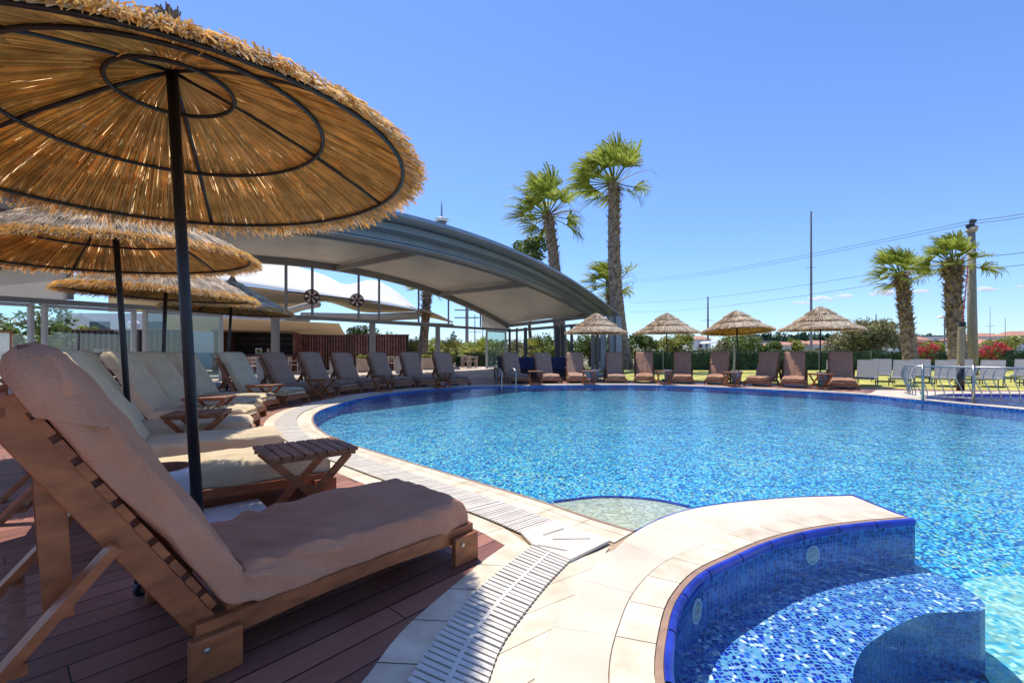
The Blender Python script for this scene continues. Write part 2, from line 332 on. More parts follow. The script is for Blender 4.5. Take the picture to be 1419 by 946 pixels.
def copy_tree(o, children):
    c = o.copy(); COL.objects.link(c)
    for ch, gs in children:
        d = ch.copy(); COL.objects.link(d); d.parent = c
        for g in gs:
            e = g.copy(); COL.objects.link(e); e.parent = d
    return c
def tree_of(o): return [(c, kids(c)) for c in kids(o)]
def sheet(name, outer, holes, z, mat, label=None):
    loops = [[Vector((p[0], p[1], 0)) for p in outer]] + [[Vector((p[0], p[1], 0)) for p in h] for h in holes]
    flat = [p for l in loops for p in l]
    fs = []
    for t in tessellate_polygon(loops):
        a, b, c = [flat[i] for i in t]
        if (b - a).cross(c - a).z < 0: t = (t[0], t[2], t[1])
        fs.append(tuple(t))
    me = bpy.data.meshes.new(name); me.from_pydata([(p.x, p.y, z) for p in flat], [], fs); me.update(); me.materials.append(mat)
    o = bpy.data.objects.new(name, me); COL.objects.link(o); o['kind'] = 'structure'
    if label: o['label'] = label
    return o
def cr(pts, n=8, closed=False):
    """Catmull-Rom through points"""
    P = [Vector(p) for p in pts]; out = []; m = len(P)
    rng = range(m if closed else m - 1)
    for i in rng:
        p1 = P[i]; p2 = P[(i + 1) % m]
        p0 = P[i - 1] if (closed or i > 0) else p1 * 2 - p2
        p3 = P[(i + 2) % m] if (closed or i + 2 < m) else p2 * 2 - p1
        for k in range(n):
            t = k / n
            out.append(.5 * ((2 * p1) + (p2 - p0) * t + (2 * p0 - 5 * p1 + 4 * p2 - p3) * t * t + (3 * p1 - p0 - 3 * p2 + p3) * t ** 3))
    if not closed: out.append(P[-1])
    return out
def resample(c, step):
    out = [c[0]]; acc = 0
    for a, b in zip(c, c[1:]):
        d = (b - a).length; 
        if d < 1e-9: continue
        pos = step - acc
        while pos <= d: out.append(a.lerp(b, pos / d)); pos += step
        acc = (acc + d) % step if d + acc >= step else acc + d
    if (out[-1] - c[-1]).length > step * .3: out.append(c[-1])
    return out
def offs(c, d):
    out = []
    for i, p in enumerate(c):
        t = (c[min(i + 1, len(c) - 1)] - c[max(i - 1, 0)]).normalized(); out.append(p + Vector((-t.y, t.x)) * d)
    return out
def cum(c):
    s = [0]
    for a, b in zip(c, c[1:]): s.append(s[-1] + (b - a).length)
    return s
def at(c, s, t):
    L = t * s[-1]
    for i in range(len(s) - 1):
        if s[i + 1] >= L: return c[i].lerp(c[i + 1], (L - s[i]) / max(1e-9, s[i + 1] - s[i]))
    return c[-1]

# ------------------------------------------------------------------ pool plan (clockwise seen from above: left edge going away, far edge, right)
V = G(880, 735); T1 = G(1182, 685); T2 = G(1268, 720)
edge_left = [V] + [G(*p) for p in [(820, 717), (755, 695), (669, 669), (607, 651), (533, 629), (489, 615.5), (459, 604), (440, 591.5), (434, 579), (443, 569), (466, 560.5), (490, 554), (525, 547), (565, 541.8), (598, 538.6), (649, 535.8), (720, 534.3), (781, 533.4), (850, 533), (920, 533.8), (978, 535.5), (1040, 538.2), (1100, 541), (1192, 546), (1280, 554.5), (1419, 567)]]
edge_left = resample(cr(edge_left, 10), .05)
edge_far_right = [Vector(p) for p in [(9.43, 8.37), (11.2, 7.4), (12.8, 5.5), (13.3, 2.5), (12, -.6), (8, -1.8), (4, -1.7), (1.9, -1.1), (1.0, -.3), (.62, .3), (.49, .8), (.475, 1.15)]]
spa_edge = [Vector((.475, 1.15))] + [G(*p) for p in [(932, 946), (934, 877), (946, 833), (976, 797), (1020, 774), (1070, 752), (1130, 736), (1200, 726), (1268, 720)]]
spa_edge = resample(cr(spa_edge, 10), .05)
pen_edge = [T1] + [G(*p) for p in [(1100, 688), (1000, 697), (930, 712), (880, 735)]]
pen_edge = resample(cr(pen_edge, 10), .06)
pool = edge_left[:-1] + cr(edge_far_right, 6)[:-1] + spa_edge[:-1] + [T2] + pen_edge[:-1]
kidp = [G(*p) for p in [(1284, 549.5), (1292, 554.5), (1350, 558), (1419, 563.5)]] + [Vector(p) for p in [(12, 7.9), (14.5, 8), (15.5, 10), (14, 11.6)]] + [G(*p) for p in [(1419, 545.8), (1350, 545.3), (1310, 545.8)]]
kidp = cr(kidp, 5, True)
DECKA = .67
outerA = offs(edge_left, DECKA)
# arm B curves (towards the camera)
DC = G(700, 755)
deckB = cr([DC] + [G(*p) for p in [(669, 777), (640, 801), (574, 857), (538, 896), (500, 946)]] + [Vector((-.60, 1.1)), Vector((-.68, .6)), Vector((-.75, -1.0))], 8)
goB = cr([G(737, 757)] + [G(*p) for p in [(700, 786), (663, 818), (609, 880), (565, 946)]] + [Vector((-.43, 1.1)), Vector((-.50, .6)), Vector((-.56, -1.0))], 8)
giB = cr([G(790, 778)] + [G(*p) for p in [(763, 806), (736, 839), (698, 892), (677, 946)]] + [Vector((-.13, 1.1)), Vector((-.2, .6)), Vector((-.25, -1.0))], 8)
slB = cr([G(845, 757)] + [G(*p) for p in [(820, 790), (793, 829), (760, 879), (740, 946)]] + [Vector((.03, 1.1)), Vector((-.02, .6)), Vector((-.06, -1.0))], 8)

# outer limit of all stonework
iA = next(i for i, p in enumerate(edge_left) if (p - V).length > .5)
iR = next(i for i, p in enumerate(edge_left) if p.x > G(1192, 546).x)
stone_outer = outerA[iA:iR] + [G(1215, 540), G(1300, 541.5), G(1419, 542), Vector((14.8, 12.2)), Vector((17, 9)), Vector((17, 2)), Vector((14, -4)), Vector((-.75, -4))] + [Vector((-.75, -1.0))] + list(reversed(deckB))[1:]
BIG = [(-3000, -3000), (3000, -3000), (3000, 3000), (-3000, 3000)]
inner_c = stone_outer
sheet('ground', BIG, [inner_c], -.03, M['ground'])
sheet('stone_paving', stone_outer, [pool, kidp], -.006, M['grout'])
lawn_edge = [G(*p) for p in [(866, 528.3), (930, 528.8), (1000, 530.5), (1100, 533), (1200, 537.3), (1300, 539.5), (1419, 540.8)]]
lawn = lawn_edge + [Vector(p) for p in [(17.5, 12.1), (60, 12), (60, 31), (4.5, 31)]] + [Vector((4.5, 22))]
sheet('lawn', [(-1.0, 30.0), (7.0, 26.5)] and lawn, [], -.012, M['grass'])
deck_outer = [Vector((-16, -4)), Vector((-.75, -4)), Vector((-.75, -1))] + list(reversed(deckB))[1:] 
deck_loop = [Vector((-.75, -4))] + list(reversed(deckB)) + outerA[iA:iR] + [G(1215, 540), G(1300, 541.5), G(1419, 542), Vector((17, 12.2)), Vector((17, 12.4))] + list(reversed(lawn_edge)) + [Vector((3.2, 18.8)), Vector((-2.6, 18.6)), Vector((-7.5, 15.5)), Vector((-11.5, 10.4)), Vector((-16, 6)), Vector((-16, -4))]
sheet('timber_deck', deck_loop, [], 0.0, M['deck'])
sheet('terrace_floor', [(3.2, 18.8), (4.5, 22), (4.5, 36), (-40, 36), (-40, 4), (-16, 4), (-16, 6), (-11.5, 10.4), (-7.5, 15.5), (-2.6, 18.6)], [], 0.0, M['paving'])

def loopwall(loop, z0, z1, closed=True):
    b = MB(); n = len(loop); vs = [(p[0], p[1], z1) for p in loop] + [(p[0], p[1], z0) for p in loop]
    b.add(vs, [(i, n + i, n + (i + 1) % n, (i + 1) % n) for i in range(n if closed else n - 1)])
    return b
WZ = -.045
o = loopwall(pool, -1.0, -.002).build('pool_wall', M['mos_wall']); o['kind'] = 'structure'
pf = sheet('pool_floor', pool, [], -.95, M['mos_main'])
bm = bmesh.new(); bm.from_mesh(pf.data)
for yy in (3.2, 4.5, 6.0, 8.0): bmesh.ops.bisect_plane(bm, geom=bm.verts[:] + bm.edges[:] + bm.faces[:], plane_co=(0, yy, 0), plane_no=(0, 1, 0))
def fz(y):
    P_ = [(-99, -.66), (3.2, -.62), (4.5, -.46), (6.0, -.33), (8.0, -.24), (15, -.17), (99, -.17)]
    for (a, za), (c, zc) in zip(P_, P_[1:]):
        if y <= c: return za + (zc - za) * (y - a) / (c - a)
for v_ in bm.verts: v_.co.z = fz(v_.co.y)
bm.to_mesh(pf.data); bm.free()
qf = sheet('bay_floor', [G(u_, v_2, -.5) for u_, v_2 in [(1318, 800), (1345, 782), (1440, 772), (1700, 800), (1800, 1100), (1500, 1060), (1400, 960), (1340, 870)]], [], -.60, M['mos_aqua'])
sheet('pool_water', pool, [], WZ, M['water'])
o = loopwall(kidp, -.4, -.002).build('shallow_pool_wall', M['mos_kids']); o['kind'] = 'structure'
sheet('shallow_pool_floor', kidp, [], -.30, M['mos_kids']); sheet('shallow_pool_water', kidp, [], WZ, M['water'])
# steps in the round bay
front1 = cr([Vector(p) for p in [(1.30, .5), (1.16, .85), (1.12, 1.15), (1.19, 1.5), (1.35, 1.80), (1.535, 2.0), (1.777, 2.154), (2.095, 2.297), (2.44, 2.345), (2.55, 2.6), (2.525, 2.84)]], 6)
sp_in = [p + Vector((0.0, 0)) for p in spa_edge]
b = MB(); b.prism(front1 + list(reversed(sp_in)), -.95, -.27, False); o = b.build('upper_pool_step', M['mos_spa']); o['kind'] = 'structure'; o.data.materials.append(M['mos_riser_shaded'])
for f_ in o.data.polygons: f_.material_index = 1 if abs(f_.normal.z) < .5 else 0  # vertical faces get the mosaic darkened to paint their shade
front2 = cr([Vector(p) for p in [(1.75, .3), (1.62, .8), (1.6, 1.15), (1.68, 1.4), (1.85, 1.62), (2.1, 1.78), (2.4, 1.88), (2.85, 1.9), (3.02, 2.3), (2.98, 2.8), (2.6, 2.9)]], 6)
b = MB(); b.prism(front2 + list(reversed(front1))[1:], -.95, -.63, False); o = b.build('lower_pool_step', M['mos_spa']); o['kind'] = 'structure'; o.data.materials.append(M['mos_riser_shaded'])
for f_ in o.data.polygons: f_.material_index = 1 if abs(f_.normal.z) < .5 else 0  # same painted shade on the lower riser
# pale ledge in the corner
ledge = [G(*p, z=-.09) for p in [(768, 699), (800, 694.5), (830, 692), (862, 692), (900, 695), (930, 700), (955, 706)]]
ledge = cr(ledge, 4)
iN = min(range(len(pen_edge)), key=lambda i: (pen_edge[i] - ledge[-1]).length)
iM = min(range(len(edge_left)), key=lambda i: (edge_left[i] - ledge[0]).length)
ledge_loop = ledge + pen_edge[iN:] + edge_left[1:iM]
b = MB(); b.prism(ledge_loop, -.95, -.075, False); o = b.build('pool_corner_ledge', M['mos_pale']); o['kind'] = 'structure'
b = MB(); b.tube([(p.x, p.y, -.072) for p in ledge], .013, 6); o = b.build('ledge_rim', M['blue_tile']); o['kind'] = 'structure'
b = MB(); b.tube([(p.x, p.y + .035, -.09) for p in ledge], .008, 6); o = b.build('ledge_lip', M['white_paint']); o['kind'] = 'structure'

for u_, zz, lab in ((1123, -.13, 'round pale pool light on the far wall of the bay'), (965, -.12, 'round pale pool light on the near left wall of the bay')):
    k_ = min(range(3, len(spa_edge) - 3), key=lambda i: abs(U0 + F_ * spa_edge[i].x / max(.1, spa_edge[i].y) - u_) + (100 if spa_edge[i].y < 1 else 0)); p_ = spa_edge[k_]; t_ = (spa_edge[k_ + 2] - spa_edge[k_ - 2]).normalized()
    e = empty('pool_light', (p_.x, p_.y, zz), atan2(t_.y, t_.x), lab, 'pool light', 'round lights in the bay wall')
    b = MB(); b.lathe([(0, .012), (.038, .012), (.042, .004), (.05, .0)], n=16); b.v = [(v[0], -v[2] - .002, v[1]) for v in b.v]; fixn(b.build('lens', M['mos_pale'], e))
    b = MB(); b.tube([(.05 * cos(6.283 * j / 16), -.006, .05 * sin(6.283 * j / 16)) for j in range(16)], .007, 5, closed=True); b.build('bezel', M['white_paint'], e)
# stone tiles and drain grates
def ladder(cl, cr_, tile, gap, z=0.0, t0=0, t1=1, jitter=0, sub=3):
    b = MB(); sl, sr = cum(cl), cum(cr_); L = (sl[-1] + sr[-1]) / 2 * (t1 - t0); n = max(1, round(L / tile)); g = gap / L * (t1 - t0) / 2
    ks = [t0 + (t1 - t0) * k / n for k in range(n + 1)]
    for k in range(n):
        a, c = ks[k] + g, ks[k + 1] - g
        lo = [at(cl, sl, a + (c - a) * i / sub) for i in range(sub + 1)]; hi = [at(cr_, sr, a + (c - a) * i / sub) for i in range(sub + 1)]
        vs = [(p.x, p.y, z) for p in lo] + [(p.x, p.y, z) for p in hi]; m = sub + 1
        for i in range(sub):
            pass
        b.add(vs, [(i, i + 1, m + i + 1, m + i) for i in range(sub)])
    return b
def flipup(b):
    b.f = [f if (Vector(b.v[f[1]]) - Vector(b.v[f[0]])).cross(Vector(b.v[f[2]]) - Vector(b.v[f[0]])).z > 0 else tuple(reversed(f)) for f in b.f]; return b
far_i = iR
c0 = edge_left; 
def seg(d, i0, i1=None): return offs(c0, d)[i0:i1]
o = flipup(ladder(seg(.0, 0), seg(.022, 0), .5, .004, .001, sub=2)).build('pool_edge_nosing', M['nosing']); o['kind'] = 'structure'
o = flipup(ladder(seg(.027, 0), seg(.105, 0), .30, .004)).build('coping_stones', M['stone']); o['kind'] = 'structure'
o = flipup(ladder(seg(.109, 0), seg(.228, 0), .30, .004)).build('coping_stones', M['stone']); o['kind'] = 'structure'
iG = next(i for i, p in enumerate(edge_left) if (p - V).length > .345)
o = flipup(ladder([DC.lerp(DC, 0)] and seg(.524, iA, far_i), seg(.666, iA, far_i), .42, .005)).build('outer_coping_stones', M['stone']); o['kind'] = 'structure'
o = flipup(ladder(giB, slB, .26, .005, 0)).build('inner_border_stones', M['stone']); o['kind'] = 'structure'
o = flipup(ladder(deckB, goB, .25, .005, 0)).build('outer_border_stones', M['stone']); o['kind'] = 'structure'
# corner fill stone between the two arms
b = MB(); q = [DC, seg(.666, iA)[0], seg(.524, iA)[0], G(737, 757)]
b.add([(p.x, p.y, -.001) for p in q], [(0, 1, 2, 3)]); o = flipup(b).build('corner_stone', M['stone']); o['kind'] = 'structure'
# peninsula slabs
Ok = [Vector((-.06, -.95)), Vector((.0, .7)), G(740, 946), G(795, 829), G(868, 746), G(930, 713), G(1000, 698), G(1100, 689), G(1180, 686.5)]
spr = offs(spa_edge, .20)
def nearest(c, p): return min(c, key=lambda q: (q - p).length)
Ik = [Vector((.30, -.95)), Vector((.27, .8)), nearest(spr, G(885, 960)), nearest(spr, G(905, 850)), nearest(spr, G(955, 782)), nearest(spr, G(1010, 746)), nearest(spr, G(1075, 728)), nearest(spr, G(1160, 716)), G(1236, 709)]
Oc, Ic = cr(Ok, 12), cr(Ik, 12)
spd = resample(spr, .01); sld = resample(slB, .01)
Ic = [nearest(spd, q) if 26 <= i <= 90 else q for i, q in enumerate(Ic)]; Oc = [nearest(sld, q) if 14 <= i <= 44 else q for i, q in enumerate(Oc)]
b = MB(); st = [0, 8, 16, 24, 31, 39, 47, 55, 63, 71, 79, 87, 96]
for a, c in zip(st, st[1:]):
    lo = [x.copy() for x in Oc[a:c + 1]]; hi = [x.copy() for x in Ic[a:c + 1]]
    lo[0] = Oc[a].lerp(Oc[a + 1], .035); hi[0] = Ic[a].lerp(Ic[a + 1], .035)
    m = len(lo); b.add([(q.x, q.y, 0) for q in lo + hi], [(i, i + 1, m + i + 1, m + i) for i in range(m - 1)])
o = flipup(b).build('peninsula_slabs', M['stone_big']); o['kind'] = 'structure'
o = flipup(ladder(offs(spa_edge, .055), offs(spa_edge, .196), .26, .004, .002)).build('bay_border_stones', M['stone']); o['kind'] = 'structure'
o = flipup(ladder(offs(spa_edge, .025), offs(spa_edge, .050), 9, .0, .001, sub=80)).build('bay_joint', M['nosing']); o['kind'] = 'structure'
rim = MB(); se = resample(spa_edge, .02); sc_ = cum(se); nt_ = int(sc_[-1] / .27)
for k in range(nt_):
    pts = [at(se, sc_, (k + (i / 6) * .97 + .015) / nt_) for i in range(7)]
    def prof(off, z): return [(p.x, p.y, z) for p in offs(pts, off)]
    rows = [prof(.024, .0), prof(.021, .005), prof(.006, .005), prof(-.004, -.002), prof(-.008, -.012), prof(-.007, -.032), prof(.0, -.034)]
    for a, c in zip(rows, rows[1:]):
        m = len(a); rim.add(a + c, [(i, i + 1, m + i + 1, m + i) for i in range(m - 1)])
o = fixn(rim.build('bay_rim_tiles', M['blue_tile'], smooth=True)); o['kind'] = 'structure'
b = MB(); b.tube([(p.x, p.y, -.008) for p in [T2] + pen_edge], .009, 6); o = b.build('peninsula_rim', M['blue_tile']); o['kind'] = 'structure'
# paving round the shallow pool
o = flipup(ladder(seg(.232, far_i), seg(.40, far_i), .3, .005)).build('divider_stones', M['stone_big']); o['kind'] = 'structure'
b = sheet('right_paving', [outerA[far_i - 1], G(1215, 540), G(1300, 541.5), G(1419, 542), Vector((14.8, 12.2))] + [Vector((15.9, 10))] + [p for p in []] + [G(1419, 545.2), G(1350, 544.8), G(1305, 545.2), G(1279, 549), G(1272, 551.5), seg(.232, far_i)[0]], [], -.003, M['stone_big'])

def grate(cl, cr_, bar, gapf, label, spine=False, group='white drain grates'):
    root = empty('drain_grate', (0, 0, 0), 0, label, 'drain grate', group)
    o = flipup(ladder(cl, cr_, 5, 0, .002, sub=60)).build('channel', M['channel'], root)
    b = MB(); sl, sr = cum(cl), cum(cr_); L = (sl[-1] + sr[-1]) / 2; n = int(L / bar)
    for k in range(n):
        a, c = (k + .5 - gapf / 2) / n, (k + .5 + gapf / 2) / n
        p = [at(cl, sl, a), at(cl, sl, c), at(cr_, sr, c), at(cr_, sr, a)]
        dz = rnd.uniform(-.0015, .0015)
        vs = [(q.x, q.y, .004) for q in p] + [(q.x, q.y, .012 + dz) for q in p]
        b.add(vs, [(4, 5, 6, 7), (0, 1, 5, 4), (1, 2, 6, 5), (2, 3, 7, 6), (3, 0, 4, 7)])
    if spine:
        mid = [at(cl, sl, t / 60).lerp(at(cr_, sr, t / 60), .5) for t in range(61)]
        for p, q in zip(mid, mid[1:]): b.bar((p.x, p.y, .010), (q.x, q.y, .010), .016, .007)
    o = fixn(b.build('bars', M['white_plastic'], root)); return root
gl_, gr_ = seg(.236, iG, far_i), seg(.516, iG, far_i)
grate(gl_, gr_, .026, .70, 'long white slotted drain following the curved pool edge')
grate(giB, goB, .030, .70, 'white slotted drain with a centre rib beside the shaded deck corner', True)
# corner drain plate
root = empty('drain_cover', (0, 0, 0), 0, 'white corner drain plate with three slots where the two drains meet', 'drain cover')
qa = [seg(.236, iG - 1)[0], G(845, 752), G(790, 778) + Vector((.0, .01)), G(739, 757)]
b = MB(); qa = [seg(.232, iG + 1)[0], G(845, 752), G(790, 779), G(737, 757), seg(.52, iG + 1)[0]]; b.prism(qa, .001, .0165, False); fixn(b.build('plate', M['white_plastic'], root))
b = MB()
for p, q in (((753, 745), (781, 736)), ((766, 751), (818, 750)), ((745, 759), (786, 767))):
    P, Q = G(*p), G(*q); b.bar((P.x, P.y, .0145), (Q.x, Q.y, .0145), .012, .006)
b.build('slot', M['channel'], root)

# ------------------------------------------------------------------ umbrellas
def straw(b, p, q, w, droop=0, rng=rnd):
    """thin three sided reed from p to q"""
    d = q - p; s = d.cross(Vector((0, 0, 1)))
    if s.length < 1e-5: s = Vector((1, 0, 0))
    s.normalize(); u = s.cross(d).normalized(); n = len(b.v)
    for e, k in ((p, 1), (q, .7)):
        b.v.append(tuple(e + s * w * k)); b.v.append(tuple(e - s * w * k * .6 + u * w * k)); b.v.append(tuple(e - s * w * k * .6 - u * w * k))
    b.f += [(n, n + 1, n + 4, n + 3), (n + 1, n + 2, n + 5, n + 4), (n + 2, n, n + 3, n + 5)]

def make_umbrella(label, A, foot, R, prof, dens, w, slab=None, steep=False, group='reed umbrellas around the pool', tiers=2, messy=1.0, rot=0, name='reed_umbrella', ringr=(.287, .751, 1.206)):
    """A hub point, foot ground point; prof(r) -> drop below hub along the pole axis"""
    A = Vector(A); foot = Vector(foot); n = (A - foot).normalized()
    root = empty(name, foot, 0, label, 'umbrella', group)
    q = Vector((0, 0, 1)).rotation_difference(n).to_matrix()
    H = (A - foot).length
    def P(r, a, off=0): 
        return q @ Vector((r * cos(a), r * sin(a), H - prof(r) + off))
    b = MB(); b.tube([q @ Vector((0, 0, z)) for z in (0, H * .5, H + .02)], .028 if R > 1.1 and not steep else .022, 12); b.build('pole', M['black_metal'], root, smooth=True)
    if slab:
        b = MB(); b.box((slab[0], slab[1], .03), (slab[2], slab[2], .06), Matrix.Rotation(slab[3], 3, 'Z')); b.build('base_slab', M['slab'], root, bevel=.008)
    else:
        b = MB(); b.lathe([(0, .0), (.2, 0), (.2, .04), (.03, .05), (.035, .25), (.022, .26)], n=16); b.build('base', M['black_metal'], root, smooth=False)
    nr = 5
    for k in range(nr):
        a = rot + 2 * pi * k / nr
        b = MB(); b.tube([P(r, a, -.012) for r in (.02, R * .25, R * .5, R * .75, ringr[2])], .0115, 8); b.build('rib', M['black_metal'], root, smooth=True)
    for rr in ringr:
        b = MB(); b.tube([P(rr, 2 * pi * k / 64, -.028) for k in range(64)], .0115, 8, closed=True); b.build('ring', M['black_metal'], root, smooth=True)
    # woven reed mat
    b = MB(); rs = [.03, .2, .45, .7, .95, R - .04]; ns = 48
    vs = [P(r, 2 * pi * k / ns, .012) for k in range(ns) for r in rs]; m = len(rs)
    b.add(vs, [(k * m + i, ((k + 1) % ns) * m + i, ((k + 1) % ns) * m + i + 1, k * m + i + 1) for k in range(ns) for i in range(m - 1)])
    can = b.build('canopy', M['straw_dark'], root, smooth=True)
    # reeds under the mat, laid radially and overlapping
    b = MB()
    bands = [(.03, .5, .22), (.28, .85, .42), (.5, 1.0, .7), (.72, 1.0, .9)]
    for lo, hi, wt in bands:
        for k in range(int(dens * wt)):
            a = rnd.uniform(0, 2 * pi); r0 = R * (lo + rnd.uniform(-.03, .05)); r1 = R * hi * rnd.uniform(.97, 1.0) if hi >= 1 else R * hi * rnd.uniform(.85, 1.1)
            r1 = min(r1, R * 1.02); da = rnd.gauss(0, .012) * messy
            o0 = rnd.uniform(-.008, .006); 
            rm = (r0 + r1) / 2
            straw(b, P(max(.02, r0), a, o0), P(rm, a + da / 2, o0 + rnd.uniform(-.003, .003)), w * rnd.uniform(.6, 1.2)); straw(b, P(rm, a + da / 2, o0), P(r1, a + da, o0 - rnd.uniform(0, .012)), w * rnd.uniform(.6, 1.2))
    for k in range(int(dens * .01 * messy)):   # loose hanging reeds
        a = rnd.uniform(0, 2 * pi); r = rnd.uniform(.2, R * .9); straw(b, P(r, a, -.005), P(r + rnd.uniform(-.1, .1), a + rnd.uniform(-.1, .1), -rnd.uniform(.02, .09)), w * .6)
    b.build('under_reeds', M['straw'], can)
    # upper tiers
    edges = [(R * (.95 - .0 * 1), R * 1.03, .035)] if tiers == 0 else None
    T = [(0.45, 1.03, .03), (.2, .68, .115 if steep else .06), (.02, .40, .21 if steep else .10)]
    for ti, (lo, hi, up) in enumerate(T):
        b = MB(); cnt = int(dens * (2.5 if ti == 0 else 1.6) * hi * (.9 if steep else 1))
        for k in range(cnt):
            a = rnd.uniform(0, 2 * pi); r1 = R * hi * rnd.uniform(.93, 1.0) + rnd.gauss(0, .012); r0 = R * rnd.uniform(max(lo, hi - .45) if ti == 0 else lo, max(lo + .02, hi - .2))
            if ti == 0 and k % 2: r0 = max(r0, r1 - .3)
            z1 = up * (rnd.uniform(.1, 1.0) if ti == 0 else rnd.uniform(.5, .95)); da = rnd.gauss(0, .03) * messy
            straw(b, P(r0, a, up * rnd.uniform(.6, 1.15) + .02), P(r1, a + da, z1 - (.0 if ti else .02) + rnd.uniform(-.012, .012)), w * rnd.uniform(.4, .95))
        b.build('thatch_tier', M['straw_top'], root)
    # sides of the rim, shaggy ends
    b = MB()
    for k in range(int(dens * 1.9)):
        a = rnd.uniform(0, 2 * pi); r = R * rnd.uniform(.94, .985); straw(b, P(r, a, rnd.uniform(0, .05)), P(r + rnd.uniform(.04, .10), a + rnd.gauss(0, .02), rnd.uniform(-.03, .035)), w * rnd.uniform(.35, .8))
    b.build('thatch_fringe', M['straw_top'] if steep else M['straw'], root)
    # tied bundle on top
    b = MB()
    for k in range(int(dens * .12) + 30):
        a = rnd.uniform(0, 2 * pi); straw(b, P(.10 + rnd.uniform(0, .05), a, .06), q @ Vector((cos(a) * .02, sin(a) * .02, H + .20 if not steep else H + .12)), w)
        straw(b, q @ Vector((cos(a) * .02, sin(a) * .02, H + (.17 if not steep else .1))), q @ Vector((cos(a) * rnd.uniform(.02, .07), sin(a) * rnd.uniform(.02, .07), H + rnd.uniform(.25, .34) - (.08 if steep else 0))), w)
    b.build('finial', M['straw_top'] if steep else M['palm_dead'], root)
    return root
def prof_near(r): return .27 * r + .118 * r * r
def prof_far(r): return .40 * r + .03 * r * r
R0 = 1.28
make_umbrella('largest reed umbrella, seen from below over the nearest lounger', (-1.864, 2.49, 2.60), (-1.73, 2.515, 0), 1.285, prof_near, 1450, .0050, slab=(-.02, .14, .62, radians(42)), tiers=2, rot=radians(-28))
make_umbrella('second reed umbrella, its near rim cutting in at the left frame edge', (-4.171, 4.761, 2.57), (-4.078, 4.865, 0), 1.285, prof_near, 1400, .0054, rot=.1)
make_umbrella('third reed umbrella from the camera, low sunlit brim by the glass doors', (-5.531, 7.284, 2.49), (-5.635, 7.301, 0), 1.285, prof_near, 1200, .0066, rot=.3, messy=1.2)
def prof_mid(r): return .42 * r + .03 * r * r
make_umbrella('fourth reed umbrella, with a shaggy tied peak, before the dark bar', (-6.311, 10.25, 2.56), (-6.403, 10.20, 0), 1.27, prof_mid, 1000, .0085, rot=.2, messy=1.3)
far_u = [((3.18, 17.2), 'reed umbrella under the low right end of the pavilion roof', .0), ((5.83, 17.1), 'reed umbrella just right of the tall palm trunk, across the pool', 0), ((7.9, 15.8), 'tilted reed umbrella across the pool showing its golden underside', .085), ((9.97, 14.7), 'widest far reed umbrella, near the round tree across the pool', 0)]
ms_dens = 1000
for i, ((x, y), lab, tilt) in enumerate(far_u):
    make_umbrella(lab, (x - .01 * (i == 1), y + tilt * 2.5, 2.28), (x, y, 0), 1.13, prof_far, ms_dens, .011, steep=True, rot=.3 * i, group='reed umbrellas on the far side', ringr=(.28, .66, 1.04))

